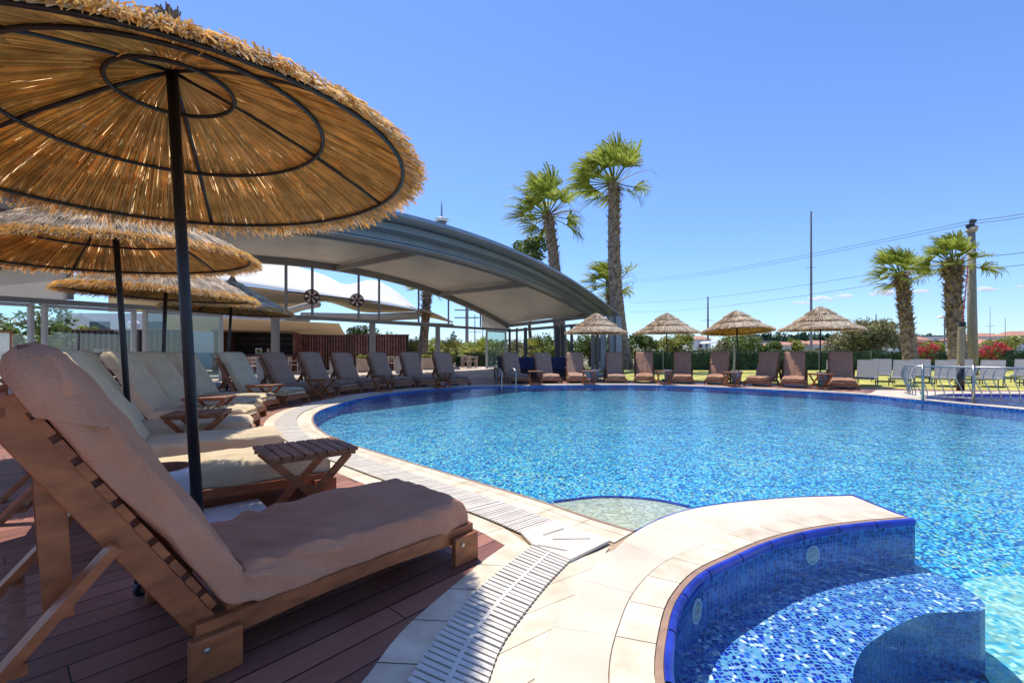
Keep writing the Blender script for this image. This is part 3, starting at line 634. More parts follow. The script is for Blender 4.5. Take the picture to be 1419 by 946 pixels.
# ------------------------------------------------------------------ wooden loungers
def loft_mattress(theta, Lb, th=.125, hw=.318, x1=1.13, z0=.175, amp=1.0, res=.03, seed=0, skirt=.035):
    """continuous cushion: seat + bent back, local x towards the feet"""
    path = []; rr = .10
    x = x1
    while x > rr * .9: path.append((Vector((x, 0, z0)), Vector((-1, 0, 0)))); x -= res
    steps = 6; c = Vector((rr * .9, 0, z0 + rr))
    for i in range(steps + 1):
        a = theta * i / steps; path.append((c + Vector((-sin(a), 0, -cos(a))) * rr, Vector((-cos(a), 0, sin(a)))))
    p0, d = path[-1]; s = res
    while s <= Lb: path.append((p0 + d * s, d.copy())); s += res
    sec = []   # (y, n) around the section
    rc = .045
    k = 7
    sec += [(-hw + .03, -.004)] + [(-hw - .004, -skirt), (-hw - .008, -skirt * .3), (-hw, th * .3)]
    for i in range(k + 1):
        a = pi / 2 * i / k; sec.append((-hw + rc - rc * cos(a), th - rc + rc * sin(a)))
    m = 20
    for i in range(1, m): sec.append((-hw + rc + (2 * hw - 2 * rc) * i / m, th + .012 * sin(pi * i / m)))
    for i in range(k + 1):
        a = pi / 2 * (1 - i / k); sec.append((hw - rc + rc * cos(a), th - rc + rc * sin(a)))
    sec += [(hw, th * .3), (hw + .008, -skirt * .3), (hw + .004, -skirt), (hw - .03, -.004)]
    vs = []; N = len(path); S = len(sec)
    for i, (p, d) in enumerate(path):
        nr = Vector((-d.z * -1, 0, 0)); nr = Vector((d.z, 0, -d.x))   # normal: up for the seat, towards the sitter for the back
        e0 = i * res; e1 = (N - 1 - i) * res
        endk = 1.0
        for e in (e0, e1):
            if e < .05: endk = min(endk, sqrt(max(0, 1 - ((.05 - e) / .05) ** 2)) * .35 + .65)
        for (y, nn) in sec:
            yy = y * (1 - (1 - endk) * .12); n2 = nn
            if nn > 0: n2 = nn * endk
            if e0 < .05 and nn > th * .6: n2 -= (.05 - e0) * .3
            sk = 1.0 if i * res < x1 - .12 else .12
            if n2 < 0 and abs(y) > hw - .01: n2 *= sk
            q = Vector((p.x * 3.1 + seed, y * 3.0, p.z * 3.1)); sd_ = i * res
            fold = noise.noise(Vector((sd_ * 1.3 + seed, y * 9, 5))) * .020 * min(1, abs(sd_ - x1) * 3) + noise.noise(Vector(((sd_ - y * 1.2) * 14 + seed, (sd_ + y) * 3, 8))) * .030 * math.exp(-((sd_ - x1 + .28) / .28) ** 2)
            dd_ = sd_ * 7 - abs(nn) * 22
            wr = noise.noise(q) * .010 + noise.noise(Vector((p.x * 9 + y * 6 + seed, y * 5 - p.z * 9, p.z * 8))) * .008
            wr2 = noise.noise(Vector((p.x * 16 + seed * 2, y * 3, p.z * 16))) * .006
            side = abs(y) > hw - .02
            if side: yy += (1 if y > 0 else -1) * ((wr + wr2) * 1.1 + noise.noise(Vector((dd_, seed, 3))) * .020) * amp; n2 += (noise.noise(Vector((p.x * 5 + seed, 7 * (y > 0), p.z * 5))) * .022 * amp if nn < 0 else 0)
            else: n2 += (wr + wr2 * .7 + fold) * amp
            vs.append(p + nr * n2 + Vector((0, yy, 0)))
    fs = []
    for i in range(N - 1):
        for j in range(S): fs.append((i * S + j, i * S + (j + 1) % S, (i + 1) * S + (j + 1) % S, (i + 1) * S + j))
    fs.append(tuple(range(S))); fs.append(tuple((N - 1) * S + j for j in reversed(range(S))))
    b = MB(); b.add(vs, fs)
    return b, path
def make_lounger(label, group, mat, theta=radians(60), Lb=.93, detail=False, seed=0, wood='teak'):
    root = empty('sun_lounger', (0, 0, 0), 0, label, 'sun lounger', group)
    wd = M[wood]
    # seat frame: two arched side rails, slats
    b = MB()
    for s in (-1, 1):
        y0, y1 = s * .315 - .016, s * .315 + .016
        top = [(1.14, .175), (.0, .175)]; n = 14
        for i in range(n):
            xa = 1.14 - 1.2 * i / n; xb = 1.14 - 1.2 * (i + 1) / n
            za = .088 + .03 * sin(pi * i / n); zb = .088 + .03 * sin(pi * (i + 1) / n)
            vs = [(xa, y0, za), (xb, y0, zb), (xb, y1, zb), (xa, y1, za), (xa, y0, .172), (xb, y0, .172), (xb, y1, .172), (xa, y1, .172)]
            fs = [(0, 1, 2, 3), (7, 6, 5, 4), (0, 4, 5, 1), (3, 2, 6, 7)]
            if i == 0: fs.append((0, 3, 7, 4))
            if i == n - 1: fs.append((1, 5, 6, 2))
            b.add(vs, fs)
    b.box((1.135, 0, .13), (.028, .598, .08)); b.box((.0, 0, .12), (.03, .598, .07))
    b.build('seat_frame', wd, root)
    b = MB()
    for i in range(14): b.box((.06 + .079 * i, 0, .1815), (.05, .60 if detail else .55, .018))
    b.build('seat_slats', wd, root)
    for xx in (1.07, -.01):
        for s in (-1, 1):
            b = MB(); b.box((xx, s * .350, .068), (.15, .032, .136)); b.build('leg', wd, root, bevel=.004 if detail else 0)
            if detail:
                bb = MB(); bb.lathe([(0, .0), (.010, 0), (.010, .005), (0, .007)], n=12)
                bb.v = [(v[0] + xx - .03, s * (.366 + v[2]), v[1] + .10) for v in bb.v]; bb.build('bolt', M['steel'], root)
    # back frame
    d = Vector((-cos(theta), 0, sin(theta))); nr = Vector((d.z, 0, -d.x)); h0 = Vector((-.01, 0, .15))
    b = MB()
    for s in (-1, 1):
        y = s * (.285 if detail else .30); b.bar(h0 + Vector((0, y, 0)) - d * .03 - nr * .02, h0 + Vector((0, y, 0)) + d * (Lb - .01) - nr * .014, .03, .078 if detail else .085, up=nr)
    b.bar(h0 + Vector((0, -.30, 0)) + d * (Lb - .05) - nr * .014, h0 + Vector((0, .30, 0)) + d * (Lb - .05) - nr * .014, .03, .03)
    bf = b.build('back_frame', wd, root, bevel=.003 if detail else 0)
    b = MB(); ns = 11
    for i in range(ns):
        p = h0 + d * (.07 + i * (Lb - .12) / (ns - 1)) + nr * .032; b.box(p, (.058, .61, .022), Matrix.Rotation(theta, 3, 'Y') if False else Matrix(((d.x, 0, nr.x), (0, 1, 0), (d.z, 0, nr.z))))
    b.build('back_slats', wd, root)
    # props
    for s in (-1, 1):
        y = s * .33; p1 = h0 + d * .42 - nr * .03; p1 = Vector((p1.x, y, p1.z))
        b = MB(); b.bar(p1, (p1.x - .42, y, .0), .026, .062, up=(0, 1, 0)) ; b.build('prop', wd, root)
        p2 = h0 + d * .66 - nr * .04
        b = MB(); y2 = s * .255; b.bar((p2.x, y2, p2.z + .03), (p2.x + .02, y2, .30), .062, .026, up=(0, 1, 0)); b.build('strut', wd, root)
    b = MB(); b.bar((h0 + d * .42).x * Vector((1, 0, 0)) + Vector((-.22, -.34, .23)), (h0 + d * .42).x * Vector((1, 0, 0)) + Vector((-.22, .34, .23)), .04, .03); b.build('crossbar', wd, root)
    mb, path = loft_mattress(theta, Lb + .01, th=.104 if detail else .115, hw=.318 if detail else .285, z0=.192, seed=seed, res=.022 if detail else .045, amp=1.25 if detail else .8, skirt=.05 if detail else .03)
    # keep the cushion on the back frame plane
    mt = mb.build('mattress', mat, root, smooth=True, sub=1 if detail else 0)
    # towel hood over the head end
    hd = []; p0, dd = path[-1]; th = .104 if detail else .115
    b = MB(); hw = .328 if detail else .293; n_ = 12; vs = []
    rows = [( -.26, th + .008), (-.12, th + .010), (-.03, th + .008), (.008, th * .8), (.02, th * .45), (.012, th * .12), (-.02, -.02), (-.16, -.03)]
    for (a, nn) in rows:
        for j in range(n_ + 1):
            y = -hw + 2 * hw * j / n_; k = abs(y) / hw; drop = ((.045 if detail else .03) if k > .99 else (.012 if k > .8 else 0)) if nn > th * .5 else 0
            wv = noise.noise(Vector((y * 6 + seed, a * 9, 3))) * .008
            vs.append(p0 + dd * (a + wv + (.015 * cos(y * 9) if a == -.26 else 0)) + Vector((dd.z, 0, -dd.x)) * (nn - drop + wv) + Vector((0, y * (1.0 if k < .99 else 1.01), 0)))
    m = n_ + 1
    b.add(vs, [(i * m + j, i * m + j + 1, (i + 1) * m + j + 1, (i + 1) * m + j) for i in range(len(rows) - 1) for j in range(n_)])
    # side closure of the hood
    for s in (0, n_):
        idx = [i * m + s for i in range(len(rows))]; b.f.append(tuple(idx))
    fixn(b.build('hood', mat, mt, smooth=True))
    return root

row = [((-1.216, 1.726), 47.5, 'nearest wooden lounger, pinkish brown towelling cover, filling the left foreground', 'towel_brown', True, 58.5)]
def from_foot(F, ang):   # F = ground middle of the foot end
    a = radians(ang); return (F[0] - cos(a) * 1.12, F[1] - sin(a) * 1.12)
feet = [((-1.53, 3.60), 38, 'cream covered lounger behind the near folding table, sunlit foot end'),
        ((-2.25, 4.42), 32, 'cream covered lounger whose bluish shaded cushion shows left of the near table'),
        ((-3.02, 5.28), 28, 'cream covered lounger with a bright sunlit strip down its back, right behind the nearest one'),
        ((-3.60, 6.25), 13, 'cream covered lounger with its back just left of the second umbrella pole'),
        ((-4.08, 7.22), 6, 'cream covered lounger with a striped sunlit back between the second and third poles'),
        ((-4.43, 8.27), 2, 'cream covered lounger right behind the large front umbrella pole'),
        ((-4.45, 9.40), -10, 'cream covered lounger crossed by the fourth umbrella pole'),
        ((-4.40, 10.62), -19, 'taupe covered lounger in front of the first broad grey column'),
        ((-4.15, 11.62), -28, 'taupe covered lounger in front of the slatted wall, left of a folding table'),
        ((-3.85, 12.55), -38, 'taupe covered lounger at the middle of the curve, before a yellow planted trough'),
        ((-3.15, 13.35), -43, 'taupe covered lounger right beneath the second broad grey column'),
        ((-2.50, 13.85), -54, 'taupe covered lounger between the column and the pale planter, back rather upright'),
        ((-1.62, 14.20), -60, 'last taupe lounger of the curved row, nearest the pool ladder')]
for i, (F, ang, lab) in enumerate(feet):
    row.append((from_foot(F, ang), ang, lab, 'towel_cream' if i < 7 else 'towel_taupe', False, 59 - i * .25 + (i % 3) * .8))
protos = {}
GR = 'wooden loungers along the curved pool edge'
def place_lounger(loc, ang, lab, mk, detail, th, group):
    key = (mk, detail, round(th))
    if key not in protos:
        r = make_lounger(lab, group, M[mk], radians(th), .93, detail, seed=len(protos) * 3.7, wood='teak' if mk not in ('towel_taupe', 'towel_far') else 'teak_dark'); protos[key] = (r, tree_of(r)); o = r
    else:
        r, ch = protos[key]; o = copy_tree(r, ch)
    o.location = (loc[0], loc[1], 0.001); o.rotation_euler = (0, 0, radians(ang)); tag(o, lab, 'sun lounger', group); return o
for loc, ang, lab, mk, det, th in row: place_lounger(loc, ang, lab, mk, det, th, GR)
far_l = [(722, 531.3, -76, 'far lounger beside the pool ladder, before the dark wicker chair', 55), (765, 531.2, -82, 'far lounger in front of the navy sofa under the pavilion', 55), (801, 531.2, -94, 'far lounger just left of the umbrella under the pavilion end', 58), (855, 531.4, -99, 'far lounger in front of the tall palm trunk and grey end panel', 58),
         (894, 531.6, -106, 'far lounger left of the second far umbrella, half its back in sun', 59), (947, 532, -110, 'far lounger right of the second far umbrella, fully shaded', 59), (993, 533.3, -119, 'far lounger left of the tilted umbrella, half sunlit back', 59), (1049, 535.2, -133, 'far lounger right of the tilted umbrella, turned to the left', 59),
         (1101, 537.3, -123, 'far lounger with a narrow sun stripe, left of the widest far umbrella', 60), (1171, 539.8, -123, 'rightmost wooden lounger, with a broad brown back, beside grey mesh loungers', 61)]
for u, v, ang, lab, th in far_l:
    F = G(u, v); a = radians(ang); F = (F.x, F.y + .06); place_lounger(from_foot(F, ang), ang, lab, 'towel_taupe' if u < 870 else 'towel_far', False, th, 'wooden loungers on the far pool side')

# ------------------------------------------------------------------ folding side tables
def make_table():
    r = empty('folding_table', (0, 0, 0))
    b = MB()
    for i in range(8): b.box((-.2275 + i * .065, 0, .44), (.055, .46, .018))
    b.build('tabletop', M['teak_dark'], r)
    b = MB()
    for s in (-1, 1): b.box((0, s * .19, .418), (.5, .025, .028))
    b.build('top_frame', M['teak_dark'], r)
    for s in (-1, 1):
        b = MB(); b.bar((-.22, s * .19, .405), (.18, s * .19, .0), .042, .024, up=(0, 1, 0)); b.build('leg', M['teak'], r)
        b = MB(); b.bar((.22, s * .165, .405), (-.18, s * .165, .0), .042, .024, up=(0, 1, 0)); b.build('leg', M['teak'], r)
    b = MB(); b.bar((.165, -.2, .03), (.165, .2, .03), .04, .025); b.build('stretcher', M['teak'], r)
    b = MB(); b.bar((-.165, -.18, .03), (-.165, .18, .03), .04, .025); b.build('stretcher', M['teak'], r)
    return r
tb = make_table(); tbc = tree_of(tb)
tabs = [(-1.32, 2.90, 40, 'folding slatted table nearest the camera, beside the brown lounger'), (-3.16, 4.58, 22, 'folding slatted table right behind the big umbrella pole'),
        (-4.12, 6.2, 15, 'small folding table between cream loungers near the third pole'), (-4.62, 8.5, 0, 'folding table whose X legs stand before the cream lounger at the fourth pole'),
        (-4.35, 10.35, -10, 'folding table between the taupe loungers before the slatted wall'), (-3.45, 12.1, -40, 'folding table at the curve under the second broad column'), (-2.05, 13.3, -55, 'folding table nearest the last lounger of the curved row'),
        (.75, 14.6, 90, 'dark folding table between the two far loungers nearest the ladder'), (2.5, 14.8, 90, 'dark side table under the pavilion end umbrella'), (4.97, 14.9, 90, 'dark side table under the umbrella by the tall palm'), (6.72, 13.9, 90, 'dark side table under the tilted umbrella'), (8.75, 12.9, 90, 'dark side table under the widest far umbrella')]
for i, (x, y, a, lab) in enumerate(tabs):
    o = tb if i == 0 else copy_tree(tb, tbc)
    o.location = (x, y, .001); o.rotation_euler = (0, 0, radians(a)); tag(o, lab, 'side table', 'folding tables beside loungers')

e = empty('caster_wheel', (-1.59, 1.955, .001), radians(60), 'small black caster wheel with a silver hub under the nearest lounger', 'caster wheel')
b = MB(); b.lathe([(0, -.012), (.03, -.012), (.034, 0), (.03, .012), (0, .012)], n=16); b.v = [(v[0], v[2], v[1] + .035) for v in b.v]; fixn(b.build('wheel', M['black_metal'], e)); b = MB(); b.lathe([(0, -.016), (.014, -.016), (.014, .016), (0, .016)], n=12); b.v = [(v[0], v[2], v[1] + .035) for v in b.v]; fixn(b.build('hub', M['steel'], e)); b = MB(); b.bar((0, .02, .035), (0, .02, .16), .04, .008); b.build('fork', M['black_metal'], e)
# pots
def make_pot(r=.16, h=.38):
    e = empty('plant_pot')
    b = MB(); b.lathe([(0, 0), (r * .72, 0), (r * .97, h * .86), (r * .985, h * .865), (r * 1.02, h), (r * .99, h + .004)], n=32); b.build('shell', M['pot_white'], e, smooth=True)
    b = MB(); b.lathe([(r * .99, h + .004), (r * .86, h + .004), (r * .80, h * .62), (0, h * .60)], n=32); b.build('liner', M['terracotta'], e, smooth=False)
    return e
pt = make_pot(); ptc = tree_of(pt)
for i, (x, y, s, lab) in enumerate([(-2.03, 2.62, 1, 'white pot with terracotta rim left of the nearest umbrella pole'), (-6.78, 10.3, .95, 'white pot left of the fourth umbrella pole'), (3.05, 16.8, 1.1, 'white pot under the pavilion end umbrella'), (5.75, 16.7, 1.1, 'white pot at the umbrella by the tall palm'), (7.6, 15.4, 1.1, 'white pot under the tilted umbrella'), (9.85, 14.4, 1.1, 'white pot under the widest far umbrella')]):
    o = pt if i == 0 else copy_tree(pt, ptc)
    o.location = (x, y, .001); o.scale = (s, s, s); tag(o, lab, 'pot', 'white pots beside umbrellas')

# ------------------------------------------------------------------ arched pavilion
K = 1.42
def RP(s, D, zz, dz=0):
    return Vector(((-10.2 + .61 * s + .685 * D) * K, (9.06 + .79 * s - .728 * D) * K, HC + K * (zz - HC) + dz))
rl = lambda s: 3.70 - .0186 * (s - 7.4) ** 2
fl = lambda s: 3.47 - .0130 * (s - 7.4) ** 2
ft = lambda s: 3.91 - .0175 * (s - 7.4) ** 2
SA, SB = -1.7, 16.4
pav = empty('arched_pavilion', RP(7, 3, 1).xy.to_3d() * 1, 0, 'long low arched pavilion with grey curved fascia and cream ceiling beside the pool', 'pavilion')
pav.location.z = 0; PO = pav.location.copy()
def pb(b, name, mat, parent=None, **k):
    if parent is None: b.v = [tuple(Vector(v) - PO) for v in b.v]; parent = pav
    else: b.v = [tuple(Vector(v) - PO) for v in b.v]
    return fixn(b.build(name, mat, parent, **k))
SS = [SA + (SB - SA) * i / 60 for i in range(61)]
def sweep(d0, d1, f0, f1, closed=True):
    b = MB(); vs = []
    for s in SS: vs += [RP(s, d0, f0(s)), RP(s, d1, f0(s)), RP(s, d1, f1(s)), RP(s, d0, f1(s))]
    fs = []
    for i in range(60):
        for j in range(4): fs.append((i * 4 + j, i * 4 + (j + 1) % 4, i * 4 + 4 + (j + 1) % 4, i * 4 + 4 + j))
    fs += [(0, 1, 2, 3), (243, 242, 241, 240)]
    b.add(vs, fs); return b
mixf = lambda t: (lambda s: fl(s) + (ft(s) - fl(s)) * t)
pb(sweep(5.0, 5.42, fl, mixf(.50)), 'fascia', M['alu_blue'], smooth=False)
pb(sweep(5.35, 5.80, mixf(.46), mixf(.78)), 'fascia', M['alu_blue'])
pb(sweep(5.6, 5.84, mixf(.775), mixf(.815)), 'gutter', M['alu_dark'])
pb(sweep(5.70, 6.3, mixf(.81), ft), 'fascia', M['alu_blue'])
pb(sweep(5.02, 5.06, lambda s: fl(s) - .035, lambda s: fl(s) - .002), 'trim', M['alu_grey'])
pb(sweep(5.425, 5.44, mixf(.10), mixf(.13)), 'trim', M['alu_dark'])
# roof skin and ceiling
b = MB(); vs = []
for s in SS: vs += [RP(s, 0, rl(s) + .40), RP(s, 3, (rl(s) + ft(s)) / 2 + .22), RP(s, 5.72, ft(s) - .01)]
b.add(vs, [(i * 3 + j, i * 3 + 3 + j, i * 3 + 4 + j, i * 3 + 1 + j) for i in range(60) for j in range(2)])
pb(b, 'roof', M['alu_blue'], smooth=True)
b = MB(); vs = []
for s in SS: vs += [RP(s, .02, rl(s) + .20), RP(s, 2.5, (rl(s) + fl(s)) / 2 + .22), RP(s, 5.02, fl(s) + .12)]
b.add(vs, [(i * 3 + j, i * 3 + 3 + j, i * 3 + 4 + j, i * 3 + 1 + j) for i in range(60) for j in range(2)])
pb(b, 'ceiling', M['panel'], smooth=True)
pb(sweep(-.1, .1, rl, lambda s: rl(s) + .26), 'rear_arch', M['alu_grey'])
for s in (-1.5, 2.9, 7.3, 11.85, 16.25):
    b = MB(); b.bar(RP(s, 0, rl(s) + .07), RP(s, 5.1, fl(s) + .04), .16, .20); pb(b, 'cross_beam', M['alu_grey'])
b = MB(); b.bar(RP(SA, 0, 2.12), RP(16.6, 0, 2.12), .16, .15); pb(b, 'eave_beam', M['alu_grey'])
b = MB(); b.bar(RP(16.4, 0, 2.08), RP(16.4, 5.1, 2.20), .16, .16); pb(b, 'eave_beam', M['alu_grey'])
for s in (5.37, 8.7, 11.8):
    b = MB(); p = RP(s, 0, 2.1); b.box((p.x, p.y, p.z / 2), (.24, .24, p.z)); pb(b, 'column', M['alu_grey'])
for D, w in ((.12, .16), (.62, .14), (1.2, .22), (3.15, .30), (3.45, .2), (3.95, .16), (5.05, .2), (5.3, .16)):
    b = MB(); p = RP(16.4, D, 2.2); b.box((p.x, p.y, p.z / 2), (w, w, p.z)); pb(b, 'column', M['alu_dark'] if D < 5 else M['alu_grey'])
for D in (5.55, 5.98, 6.25):
    b = MB(); p = RP(16.4, D, 2.42); b.box((p.x, p.y, p.z / 2), (.3, .26, p.z)); pb(b, 'column', M['alu_blue'])
for s in (1.0, 3.3, 5.68, 6.5, 8.15, 8.98, 10.8, 12.4, 14.4):
    b = MB(); lo, hi = RP(s, 0, 2.19), RP(s, 0, rl(s) + .02); b.box(((lo.x + hi.x) / 2, lo.y, (lo.z + hi.z) / 2), (.09 if s > 2 else .2, .09, hi.z - lo.z)); pb(b, 'mullion', M['alu_grey'])
b = MB(); b.bar(RP(5.68, 0, 2.86), RP(8.98, 0, 2.82), .05, .06); pb(b, 'fan_rail', M['alu_dark'])
# end infill panels under the arch
for a, c in ((-1.6, .95), (14.45, 16.35)):
    b = MB(); ss = [a + (c - a) * i / 8 for i in range(9)]; vs = [RP(s, .03, 2.17) for s in ss] + [RP(s, .03, max(2.175, rl(s) + .02)) for s in ss]
    b.add(vs, [(i, i + 1, 9 + i + 1, 9 + i) for i in range(8)]); pb(b, 'infill_panel', M['panel'])
# glass doors
def door(a, c, zt, green, lab=None):
    b = MB()
    for s in (a, c):
        p = RP(s, -.03, 2); b.box((p.x, p.y, zt / 2), (.13, .09, zt))
    for z in (zt - .05, .09):
        P, Q = RP(a, -.03, 0), RP(c, -.03, 0); b.bar((P.x, P.y, z), (Q.x, Q.y, z), .06, .10)
    fr = pb(b, 'glass_door', M['frame_white'])
    b = MB(); P, Q = RP(a, -.03, 0), RP(c, -.03, 0); b.add([(P.x, P.y, .1), (Q.x, Q.y, .1), (Q.x, Q.y, zt - .07), (P.x, P.y, zt - .07)], [(0, 1, 2, 3)])
    b.v = [tuple(Vector(v) - PO) for v in b.v]; b.build('pane', M['glass_green'] if green else M['glass'], fr)
zt = RP(0, 0, 2.06).z
door(-1.9, .42, zt, False); door(.62, 2.10, zt, False); door(2.32, 3.95, zt, True); door(14.85, 16.25, zt, True)
# mirrored lettering on the second door
fc = bpy.data.curves.new('t', 'FONT'); fc.body = 'sisus'; fc.size = .22; fc.extrude = .001
to = bpy.data.objects.new('t', fc); COL.objects.link(to); bpy.context.view_layer.update()
me = bpy.data.meshes.new_from_object(to.evaluated_get(bpy.context.evaluated_depsgraph_get())); COL.objects.unlink(to); bpy.data.objects.remove(to)
d = (RP(1, 0, 2) - RP(0, 0, 2)); d.z = 0; d.normalize(); p = RP(1.68, .02, 2)
for v in me.vertices: x, y = v.co.x, v.co.y; v.co = Vector((p.x, p.y, 1.06)) - d * x + Vector((0, 0, y)) + Vector((.79, -.61, 0)) * (-.01) - PO
me.materials.clear(); me.materials.append(M['vinyl']); o = bpy.data.objects.new('door_lettering', me); COL.objects.link(o); o.parent = pav

# wall fans
def make_fan():
    e = empty('wall_fan'); b = MB()
    b.tube([(.27 * cos(a * pi / 16), 0, .27 * sin(a * pi / 16)) for a in range(32)], .02, 6, closed=True); b.tube([(.26 * cos(a * pi / 16), .1, .26 * sin(a * pi / 16)) for a in range(32)], .012, 6, closed=True); b.build('cage', M['fan_red'], e)
    for k in range(6):
        a = k * pi / 3; b = MB(); vs = []
        for r, da in ((.05, -.25), (.24, -.32), (.25, .12), (.05, .1)): vs.append((r * cos(a + da), -.01 + .05 * (da > 0), r * sin(a + da)))
        b.add(vs, [(0, 1, 2, 3)]); b.add([(v[0], v[1] + .006, v[2]) for v in vs], [(3, 2, 1, 0)]); b.build('blade', M['white_paint'], e)
    b = MB(); b.lathe([(0, -.03), (.05, -.02), (.05, .1), (0, .12)], n=14); b.v = [(v[0], v[2], v[1]) for v in b.v]; b.build('hub', M['fan_red'], e)
    b = MB()
    b.lathe([(0, .08), (.24, .085), (.245, .10), (0, .11)], n=24); b.v = [(v[0], v[2], v[1]) for v in b.v]; b.build('back_plate', M['fan_red'], e)
    b = MB(); b.tube([(0, .1, 0), (.1, .16, -.12), (.12, .2, -.2)], .05, 8); b.build('motor', M['alu_dark'], e); return e
fn = make_fan(); fnc = tree_of(fn)
for i, (u, v, lab) in enumerate([(432, 411, 'left round wall fan with red cage and white blades'), (494.5, 416, 'right round wall fan with red cage and white blades')]):
    o = fn if i == 0 else copy_tree(fn, fnc); Y = (16.1 if i == 0 else 17.6) * 1.42 / 1.15; o.location = W(u, v, Y); o.scale = (1.14,) * 3; o.rotation_euler = (0, radians(i * 20), radians(24 - i * 3)); tag(o, lab, 'fan', 'round fans under the arch')

# sails
def patch(name, top, bot, mat, label, sag=0, yt=30, yb=24):
    c1 = [W(u, v, (yt if len(q) < 1 else q[0]) * 1.22) for u, v, *q in top]; c2 = [W(u, v, (yb if len(q) < 1 else q[0]) * 1.22) for u, v, *q in bot]
    c1 = cr(c1, 6); c2 = cr(c2, 6); n = len(c1); m = 8; b = MB(); vs = []
    for i in range(n):
        for j in range(m + 1):
            t = j / m; vs.append(c1[i].lerp(c2[i], t) - Vector((0, 0, sag * sin(pi * t))))
    b.add(vs, [(i * (m + 1) + j, i * (m + 1) + j + 1, (i + 1) * (m + 1) + j + 1, (i + 1) * (m + 1) + j) for i in range(n - 1) for j in range(m)])
    o = b.build(name, mat, None, smooth=True); s = o.modifiers.new('t', 'SOLIDIFY'); s.thickness = .012; return tag(o, label, 'shade sail')
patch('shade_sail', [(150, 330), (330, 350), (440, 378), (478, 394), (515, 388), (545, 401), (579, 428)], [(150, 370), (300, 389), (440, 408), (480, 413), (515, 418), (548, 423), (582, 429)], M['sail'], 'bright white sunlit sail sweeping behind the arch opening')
patch('shade_sail', [(150, 371), (349, 397), (440, 409), (480, 414), (515, 419), (548, 424), (582, 430)], [(150, 432), (349, 434), (415, 426), (450, 418), (500, 432), (545, 433), (583, 431)], M['sail_beige_shaded'], 'beige underside of the lower shade sail behind the two fans', yt=24, yb=33)  # underside of the white sail, its shade put into the beige colour
patch('shade_sail', [(582, 428), (600, 433), (628, 446)], [(570, 436), (600, 441), (627, 447.5)], M['sail_beige_shaded'], 'small pointed beige sail tip at the shaggy palm trunk', yt=24, yb=29)
b = MB(); b.tube([W(385, 436, 26), W(420, 425, 25.5), W(441, 421, 25)], .2, 10); tag(b.build('canopy_roller', M['concrete'], None, smooth=True), 'grey rolled canopy tube slanting below the left fan', 'canopy roller')
b = MB(); b.tube([W(418, 438, 30), W(520, 440, 30), W(580, 437, 30)], .26, 10); tag(b.build('canopy_roller', M['sail_beige_shaded'], None, smooth=True), 'long beige rolled awning behind the right fan', 'canopy roller')
b = MB(); b.bar(W(530, 446, 29), W(628, 451, 29), .6, .19); tag(b.build('awning_beam', M['concrete']), 'flat grey awning beam beside the shaggy palm trunk', 'awning beam')

# bar and slatted walls on the terrace
bar = empty('bar_building', (-14.6, 26.5, 0), 0, 'dark open bar with shelves under a beige awning on the terrace', 'bar')
def bb(c, d, n, m, par=bar, **k):
    b = MB(); b.box((c[0], c[1], c[2]), d); return b.build(n, m, par, **k)
bb((0, 1.2, 1.1), (4.6, .12, 2.2), 'back_wall', M['black_in']); bb((-2.25, .2, 1.1), (.1, 1.9, 2.2), 'side_wall', M['wood_dark']); bb((2.25, .2, 1.1), (.1, 1.9, 2.2), 'side_wall', M['wood_dark'])
bb((0, .2, 2.25), (4.7, 2.2, .1), 'roof', M['wood_dark'])
for z in (1.15, 1.55, 1.9): bb((0, 1.05, z), (4.3, .2, .03), 'shelf', M['wood_dark'])
bb((0, -.75, .45), (4.5, .4, .9), 'counter', M['wood_dark']); bb((0, -.75, .93), (4.7, .55, .05), 'counter_top', M['black_in'])
bb((1.35, 1.1, 1.0), (.08, .03, 2.0), 'door_frame', M['frame_white'])
b = MB(); b.add([tuple(Vector(p) - bar.location) for p in (W(230, 436, 22), W(470, 448, 22), W(478, 463.5, 26.3), W(230, 457, 26.3))], [(0, 1, 2, 3)]); aw = b.build('awning', M['sail_beige_shaded'], bar); s = aw.modifiers.new('t', 'SOLIDIFY'); s.thickness = .03
o = bb((0, 0, .16), (.36, .02, .32), 'picture_frame', M['wall_white'], None, bevel=.003); o.location = (-14.4, 25.85, .958); tag(o, 'small white framed green picture standing on the bar counter', 'picture frame')
b = MB(); b.box((0, -.012, .16), (.26, .01, .22)); b.build('picture', M['leaf'], o)
b = MB(); b.lathe([(0, 0), (.08, 0), (.11, .12), (.06, .24), (.09, .3)], n=12); o = b.build('vase', M['wood_light'], smooth=True); o.location = (-13.85, 25.85, .958); tag(o, 'pale vase right of the picture on the bar counter', 'vase')
def slatwall(name, x0, x1, y, h, mat, label, step=.16):
    e = empty(name, (x0, y, 0), 0, label, 'slatted wall'); L = x1 - x0
    b = MB(); b.box((L / 2, .06, h / 2), (L, .05, h)); b.build('backing', M['black_in'], e)
    b = MB(); n = int(L / step)
    for i in range(n): b.box(((i + .5) * step, 0, h / 2), (step * .55, .05, h - .06))
    b.build('slats', mat, e); b = MB(); b.box((L / 2, .0, h + .03), (L + .06, .16, .06)); b.build('cap', M['wood_dark'], e)
slatwall('slatted_wall', -12.3, -6.1, 26.8, 2.05, M['wood_dark'], 'reddish brown vertical slatted wall behind the taupe loungers')
M['slat_grey'] = simple('grey slats', (.075, .055, .05), .7, var=.25, island=.3)
slatwall('slatted_wall', -25.0, -17.2, 24, 2.2, M['slat_grey'], 'grey brown slatted wall seen through the left glass doors', .3)
e = empty('white_house', (-24, 34, 0), 0, 'pale flat house wall behind the left slatted fence', 'house')
b = MB(); b.box((0, 0, 1.9), (16, 4, 3.8)); b.build('wall', M['wall_white'], e)
